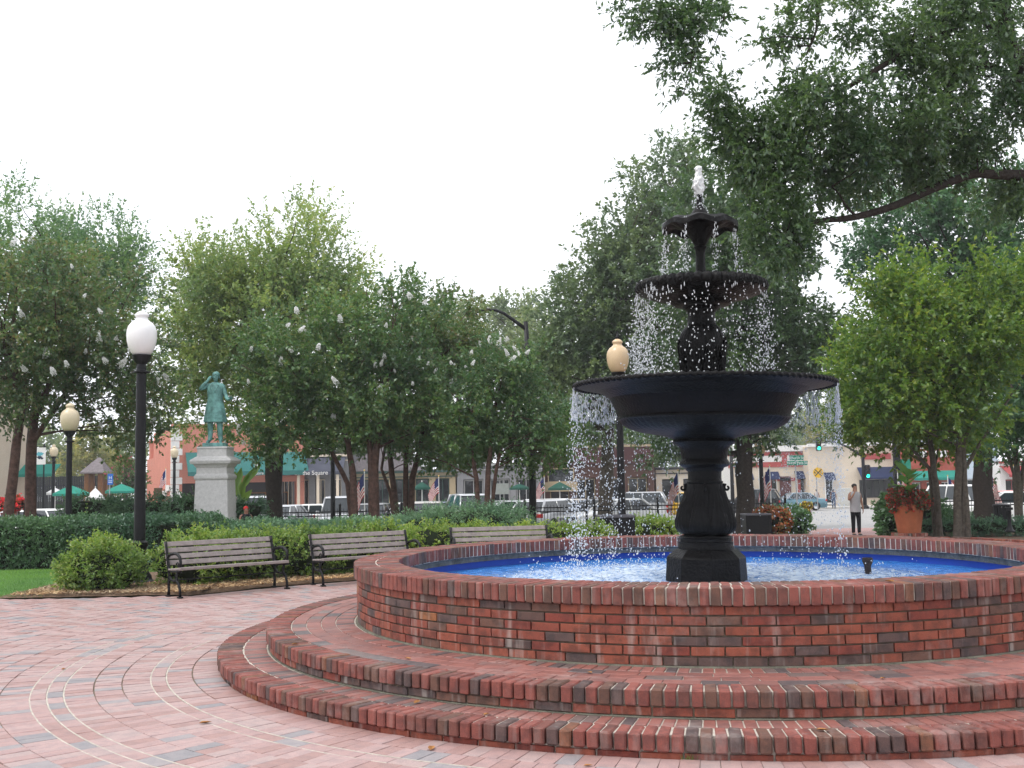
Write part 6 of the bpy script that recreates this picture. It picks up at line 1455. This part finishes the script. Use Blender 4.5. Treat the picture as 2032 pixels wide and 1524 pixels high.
car('parked_pickup', 'yellow pickup truck behind the fountain stem', 'pickup', 1362, 73, 172, 'pickup', YELLOW)
car('parked_suv', 'black off-roader in front of the cream and red building', 'car', 1490, 88, 160, 'suv', BLACKP, 1.05)
car('parked_car', 'teal sedan in front of the dark red door', 'car', 1578, 90, 188, 'sedan', TEAL, 1.05)
car('parked_car', 'silver sedan between the dark forked trunk and the side-on white sedan', 'car', 556, 50, -100, 'sedan', SILVER)
car('parked_car', 'black sedan glimpsed between the red-brown crape myrtle stems', 'car', 738, 50, -95, 'sedan', BLACKP)
car('parked_car', 'champagne wagon nosed in right of the vase-shaped crape myrtle', 'car', 846, 49.5, -85, 'wagon', BEIGE)
car('parked_car', 'white hatch-backed car in front of the grey shop', 'car', 1062, 56, -150, 'wagon', WHITE)
car('parked_car', 'dark red sedan behind the pedestal under the green awning', 'car', 455, 54, -100, 'sedan', paint('dark_red', (.20, .015, .02)))
car('parked_car', 'white sedan under the green awning behind the young trees', 'car', 1868, 72, 170, 'sedan', WHITE)
car('parked_van', 'white wagon behind the two slim trunks and the iron fence', 'car', 1925, 52, -70, 'suv', WHITE)
car('parked_car', 'orange-red car with dark windows at the right edge', 'car', 1996, 62, 200, 'sedan', ORANGE)
car('parked_car', 'white car below the orange-red one behind the litter bin', 'car', 2010, 49, 160, 'sedan', WHITE)

# ------------------------------------------------------------------ iron fence
def fence(label, px0, px1, d):
    a, c = at(px0, d), at(px1, d); L = c.x-a.x; t_ = thing('iron_fence', label, 'fence', a)
    h = 1.12; n = max(1, round(L/2.4))
    for z_ in (.18, h-.18, h-.02): MB().box((L/2, 0, z_), (L, .035, .045)).build('rail', BLACK_IRON, t_)
    pm_ = MB().box((0, 0, .66), (.09, .09, 1.32)).lathe([(.02, 1.32), (.06, 1.36), (.06, 1.40), (.005, 1.46)], 8).mesh('post', BLACK_IRON)
    for i in range(n+1): link('post', pm_, t_, (L*i/n, 0, 0))
    b = MB()
    for i in range(int(L/.13)):
        b.tube([(.06+i*.13, 0, .1), (.06+i*.13, 0, h+.06), (.06+i*.13, 0, h+.13)], [.011, .011, .003], 4)
    stuff(b.build('pickets', BLACK_IRON, t_))
fence('black iron picket fence along the street behind the hedges and crape myrtles', -60, 1165, 44)
fence('black iron picket fence beside the path left of the walking man', 1180, 1560, 45)
fence('black iron picket fence behind the trunks of the right-hand young trees', 1800, 2100, 40)

# ------------------------------------------------------------------ flags
FR, FW, FB = mat('flag_red', (.42, .03, .04), .85), mat('flag_white', (.72, .70, .68), .85), mat('flag_blue', (.02, .03, .12), .85)
def flag(label, px, d, ytop, size, droop, sgn=1):
    c = at(px, d); size *= .85; t_ = thing('flag', label, 'flag', c, 0, 'small flags on poles round the square'); zt = zat(px, ytop, d)-c.z
    MB().tube([(0, 0, 0), (0, 0, zt)], .02, 6).build('pole', WHITE_PAINT, t_)
    b = MB(); b.lathe([(.005, zt), (.04, zt+.03), (.005, zt+.08)], 8); b.build('finial', mat('gilt', (.5, .35, .1), .4, .8), t_)
    nx, ny = 12, 13; b = MB(); vs = []; Ln, Hn = size*1.35, size
    for j in range(ny+1):
        for i in range(nx+1):
            u, v = i/nx, j/ny
            x = sgn*(Ln*u*(1-.62*droop)); z_ = zt-.05-Hn*v*(1-.25*droop*u)-Ln*u*u*.75*droop-Ln*u*.35*droop
            vs.append((x*(1-.25*droop*v), .07*math.sin(u*9+v*2)*u+.05*math.sin(u*17+v*5)*droop, z_))
    fs, ms = [], []
    for j in range(ny):
        for i in range(nx):
            fs.append((j*(nx+1)+i, j*(nx+1)+i+1, (j+1)*(nx+1)+i+1, (j+1)*(nx+1)+i)); ms.append(2 if (j < 7 and i < 5) else (0 if j % 2 == 0 else 1))
    o_ = len(b.v); b.v += vs; b.f += fs; b.m += ms
    b.build('cloth', [FR, FW, FB], t_, smooth=True)
flag('striped flag hanging by the salmon building corner', 328, 66, 930, 1.0, .95, -1)
flag('striped flag hanging behind the thick crape myrtle stems', 724, 47, 935, 1.2, .98, -1)
flag('striped flag flying in front of the tan shop door', 872, 55, 946, .9, .75, -1)
flag('striped flag drooping beside the curved street light pole', 1082, 58, 946, .9, .8, -1)
flag('striped flag hanging left of the fountain stem', 1349, 46, 935, 1.0, .95, -1)
flag('striped flag hanging beside the shaded lamp post', 1532, 48, 925, 1.2, .97, -1)
flag('striped flag behind the canna leaves of the big pot', 1786, 50, 935, .9, .95, 1)
flag('striped flag in front of the green awning', 1885, 56, 945, .8, .8, 1)
flag('striped flag on the dark pole right of the large trunk', 1966, 46, 930, 1.1, .95, 1)
flag('striped flag spread out at the right edge of the square', 2018, 44, 925, .9, .5, 1)

# ------------------------------------------------------------------ curved street light, signals, signs
d = 42; c = at(1058, d); t_ = thing('street_light', 'tall dark street light with a curved arm above the crape myrtles', 'street light', c)
def LP(px, py, dd=d): q = pt(px, py, dd); return (q-c)
top = LP(1043, 638)
b = MB().tube([(0, 0, 0), LP(1056, 900), LP(1050, 740), top], [.15, .13, .105, .085], 12); pl_ = b.build('pole', BLACK_IRON, t_, smooth=True)
for py in (708, 690): 
    q = LP(1046, py); MB().lathe([(.13, -.03), (.13, .03)], 12, c=q).build('band', BLACK_IRON, pl_)
MB().lathe([(.24, 0), (.24, .25), (.17, .4), (.15, .6)], 14).build('base', BLACK_IRON, t_, smooth='auto')
b = MB().tube([LP(1042, 652), LP(1020, 636), LP(1000, 622), LP(985, 616), LP(968, 614), LP(952, 617), LP(940, 623)], [.075, .07, .062, .058, .052, .05, .05], 10); b.build('arm', BLACK_IRON, t_, smooth=True)
b = MB(); q = LP(936, 626); b.blob(q, (.28, .12, .09), 2, .05); b.build('lamp_head', BLACK_IRON, t_, smooth=True)
b = MB(); b.blob(q+Vector((-.12, 0, -.06)), (.14, .09, .05), 2, 0); b.build('lens', GLOBE_C, t_, smooth=True)
GREENL = mat('green_signal', (.02, .5, .32), .3, 0, .4, 0, emit=(.02, 1, .6), es=2.2)
DARKL = mat('unlit_signal', (.04, .02, .015), .4, 0, .4, 0)
def signal(label, px, d, ybase, ytop, arm, heads):
    c = at(px, d); t_ = thing('traffic_signal', label, 'traffic light', c, 0)
    f = lambda a, b_: pt(a, b_, d)-c
    z1 = zat(px, ytop, d)-c.z
    MB().tube([(0, 0, 0), (0, 0, z1)], [.16, .12], 10).build('pole', BLACK_IRON, t_, smooth=True)
    MB().lathe([(.35, 0), (.35, .15), (.2, .3)], 12).build('base', BLACK_IRON, t_)
    MB().tube([f(*q) for q in arm], [.11-.05*i/max(1, len(arm)-1) for i in range(len(arm))], 8).build('mast_arm', BLACK_IRON, t_, smooth=True)
    for hx, hy, lit in heads:
        q = f(hx, hy); hd = MB().box(q, (.42, .3, 1.15)).build('signal_head', BLACK_IRON, t_, bevel=.04)
        for i in range(3):
            ln = MB().lathe([(.15, 0), (.12, .05), (.001, .06)], 14).build('lens', GREENL if (i == 2 and lit) else DARKL, hd, smooth=True); ln.location = q+Vector((0, -.16, .36-.36*i)); ln.rotation_euler = (math.pi/2, 0, 0)
            vz = MB(); vs = []
            for j in range(9):
                th = math.pi*j/8; vs += [(.17*math.cos(th), 0, .17*math.sin(th)), (.17*math.cos(th), -.22, .17*math.sin(th))]
            vz.add(vs, [(2*j, 2*j+1, 2*j+3, 2*j+2) for j in range(8)]); o = vz.build('visor', BLACK_IRON, hd); o.location = q+Vector((0, -.14, .36-.36*i))
    return t_
signal('traffic signal pole with a curved arm carrying a green light before the cream building', 1717, 92, 1003, 850, [(1716, 909), (1700, 898), (1680, 886), (1660, 878), (1645, 876), (1632, 878)], [(1624, 881, True), (1721, 936, True)])
signal('traffic signal pole with a raised arm beside the fountain stem', 1455, 84, 1000, 888, [(1456, 908), (1475, 893), (1500, 876), (1520, 868)], [(1464, 932, True)])
c = at(1782, 60); t_ = thing('utility_pole', 'dark pole with junction boxes and a small teal street sign behind the pot', 'pole', c)
MB().tube([(0, 0, 0), (0, 0, 6)], .12, 10).build('pole', BLACK_IRON, t_, smooth=True)
for py in (905, 935): q = pt(1777, py, 60)-c; MB().box(q+Vector((0, -.15, 0)), (.35, .25, .6)).build('junction_box', BLACK_IRON, t_, bevel=.02)
SIGN_G = mat('sign_green', (.01, .22, .14), .5)
q = pt(1793, 922, 60)-c; MB().box(q+Vector((0, -.14, 0)), (.7, .03, .6)).build('sign_plate', SIGN_G, t_)
d = 60; c = at(1583, d); t_ = thing('street_name_sign', 'two stacked green street name signs on a grey post', 'sign', c)
GALV = mat('galvanised', (.35, .35, .36), .5, .5)
zt = zat(1583, 903, d)-c.z; MB().tube([(0, 0, 0), (0, 0, zt)], .04, 8).build('post', GALV, t_)
for (x0, x1, y0, y1, tx) in ((1566, 1594, 903, 914, 'Church St'), (1561, 1602, 914, 924, 'North Park Sq')):
    p0, p1 = pt(x0, y1, d)-c, pt(x1, y0, d)-c; pl2 = MB().box(((p0.x+p1.x)/2, -.06, (p0.z+p1.z)/2), (p1.x-p0.x, .02, p1.z-p0.z-.02)).build('sign_plate', SIGN_G, t_)
    lettering(tx, WHITE_PAINT, pl2, ((p0.x+p1.x)/2, -.075, p0.z+.08), .19)
d = 88; c = at(1623, d); t_ = thing('railway_warning_sign', 'round yellow railway crossing warning sign with a black cross', 'sign', c)
q = pt(1623, 938, d)-c; MB().tube([(0, 0, 0), (0, 0, q.z)], .04, 8).build('post', GALV, t_)
YS = mat('sign_yellow', (.72, .42, .01), .5); KS = mat('sign_black', (.01, .01, .01), .6)
dsc = MB().lathe([(.42, 0), (.42, .02)], 32).build('disc', YS, t_); dsc.rotation_euler = (math.pi/2, 0, 0); dsc.location = q+Vector((0, -.06, 0))
b = MB()
for sg in (-1, 1): b.box(q+Vector((0, -.085-.002*sg, 0)), (.78, .006, .07), Matrix.Rotation(sg*R(45), 3, 'Y'))
b.build('cross', KS, t_)
for sg in (-1, 1): lettering('R', KS, t_, q+Vector((sg*.26, -.09, -.09)), .26)
d = 46; c = at(1005, d); t_ = thing('notice_board', 'blank pale notice board on a post behind the slender crape myrtle', 'sign', c)
p0, p1 = pt(981, 981, d)-c, pt(1009, 959, d)-c
MB().tube([((p0.x+p1.x)/2+.1, .05, 0), ((p0.x+p1.x)/2+.1, .05, p1.z+.3)], .035, 8).build('post', GALV, t_)
MB().box(((p0.x+p1.x)/2, 0, (p0.z+p1.z)/2), (p1.x-p0.x, .03, p1.z-p0.z)).build('panel', mat('pale_panel', (.50, .53, .53), .6), t_)
d = 60; c = at(216, d); t_ = thing('parking_sign', 'small blue and white sign on a post between the patio umbrellas', 'sign', c)
p0, p1 = pt(214, 962, d)-c, pt(225, 940, d)-c; MB().tube([(p0.x+.1, 0, 0), (p0.x+.1, 0, p1.z)], .03, 8).build('post', GALV, t_)
pn = MB().box(((p0.x+p1.x)/2, -.04, (p0.z+p1.z)/2), (p1.x-p0.x, .02, p1.z-p0.z)).build('panel', mat('sign_blue', (.02, .14, .5), .5), t_)
lettering('H', WHITE_PAINT, pn, ((p0.x+p1.x)/2, -.055, (p0.z+p1.z)/2), .24); bpart('text_line', WHITE_PAINT, pn, [(((p0.x+p1.x)/2, -.053, p0.z+.12+i*.09), ((p1.x-p0.x)*.7, .004, .03)) for i in range(2)])
d = 52; c = at(82, d); t_ = thing('banner_sign', 'white banner with a teal print hanging from a dark pole by the left trunks', 'sign', c)
p0, p1 = pt(66, 922, d)-c, pt(91, 888, d)-c; zt = p1.z+.2
MB().tube([(p1.x-.1, .05, 0), (p1.x-.1, .05, zt)], .035, 8).build('post', BLACK_IRON, t_); MB().tube([(p0.x, .05, p1.z+.05), (p1.x, .05, p1.z+.05)], .02, 6).build('crossbar', BLACK_IRON, t_)
pn = MB().box(((p0.x+p1.x)/2, 0, (p0.z+p1.z)/2), (p1.x-p0.x, .02, p1.z-p0.z)).build('banner', WHITE_PAINT, t_)
for (fx, fz, rx, rz_, mm) in ((.5, .62, .32, .12, mat('teal_print', (.12, .42, .5), .7)), (.5, .42, .2, .10, mat('navy_print', (.02, .03, .06), .7)), (.7, .36, .12, .06, mat('navy_print', (.02, .03, .06), .7))):
    W_, H_ = p1.x-p0.x, p1.z-p0.z; b = MB(); n = 18
    b.add([(p0.x+W_*fx+W_*rx*math.cos(2*math.pi*j/n)*(1+.3*math.sin(j*1.7)), -.013, p0.z+H_*fz+H_*rz_*math.sin(2*math.pi*j/n)*(1+.3*math.cos(j*2.3))) for j in range(n)], [tuple(range(n))]); b.build('print', mm, pn)
c = at(1674, 99); t_ = thing('utility_cabinet', 'pale grey utility cabinet against the cream wall', 'cabinet', c)
p0, p1 = pt(1664, 998, 99)-c, pt(1686, 968, 99)-c
MB().box(((p0.x+p1.x)/2, 0, (p1.z)/2), (p1.x-p0.x, .6, p1.z)).build('case', mat('cabinet_grey', (.50, .50, .47), .6), t_, bevel=.03)
MB().box(((p0.x+p1.x)/2, -.32, p1.z*.55), ((p1.x-p0.x)*.8, .03, p1.z*.7)).build('door', mat('cabinet_grey', (.50, .50, .47), .6), t_)
c = at(311, 55); t_ = thing('notice_stand', 'brown wooden notice stand in front of the salmon wall', 'sign', c)
p0, p1 = pt(306, 990, 55)-c, pt(322, 968, 55)-c
MB().box(((p0.x+p1.x)/2, 0, (p0.z+p1.z)/2), (p1.x-p0.x, .08, p1.z-p0.z)).build('panel', mat('brown_board', (.09, .06, .03), .8), t_)
for xq in (p0.x+.05, p1.x-.05): MB().box((xq, 0, p0.z/2), (.08, .08, p0.z)).build('post', WOODF, t_)

# ------------------------------------------------------------------ fallen leaves
LITTER = mat('dry_leaf', (.36, .17, .06), .8, 0, .2, .4, 20)
lm_ = MB().add([(-.03, 0, .004), (-.012, .014, .010), (.014, .013, .012), (.034, 0, .006), (.014, -.013, .011), (-.012, -.014, .008), (0, 0, .002)], [(0, 1, 6), (1, 2, 6), (2, 3, 6), (3, 4, 6), (4, 5, 6), (5, 0, 6)]).mesh('fallen_leaf', LITTER)
spots = [(PHC-R(a), r_, z_) for a, r_, z_ in ((18, 4.6, Z1), (26, 4.5, Z1), (-8, 4.68, Z1), (34, 4.0, Z2), (12, 3.9, Z2), (-16, 4.05, Z2), (52, 4.3, Z2), (-22, 3.45, ZC), (-150, 3.4, ZC), (40, 5.4, 0), (48, 6.9, 0), (60, 7.6, 0), (30, 6.4, 0), (70, 6.2, 0), (20, 5.0, 0), (8, 5.05, 0), (64, 8.3, 0))]
for th, r_, z_ in spots:
    where = 'on the brick paving' if z_ == 0 else ('on the pool coping' if z_ == ZC else 'on the brick steps')
    o = link('fallen_leaf', lm_, None, (FX+r_*math.cos(th), FY+r_*math.sin(th), z_+.002), rnd.uniform(0, 6)); o.scale = (rnd.uniform(.8, 1.5),)*3
    tag(o, 'small dry brown leaf lying '+where, 'leaf', 'fallen leaves '+where)

# ------------------------------------------------------------------ the summer air
m = bpy.data.materials.new('haze'); m.use_nodes = True; t = m.node_tree; t.nodes.clear()
pv = t.nodes.new('ShaderNodeVolumePrincipled'); pv.inputs['Color'].default_value = (.93, .96, 1, 1); pv.inputs['Density'].default_value = HAZE; pv.inputs['Anisotropy'].default_value = .2
ov = t.nodes.new('ShaderNodeOutputMaterial'); t.links.new(pv.outputs[0], ov.inputs['Volume'])
o = tag(stuff(MB().box((0, 115, 10.2), (500, 310, 27)).build('haze', m)), 'thin pale summer haze filling the air of the square', 'haze')
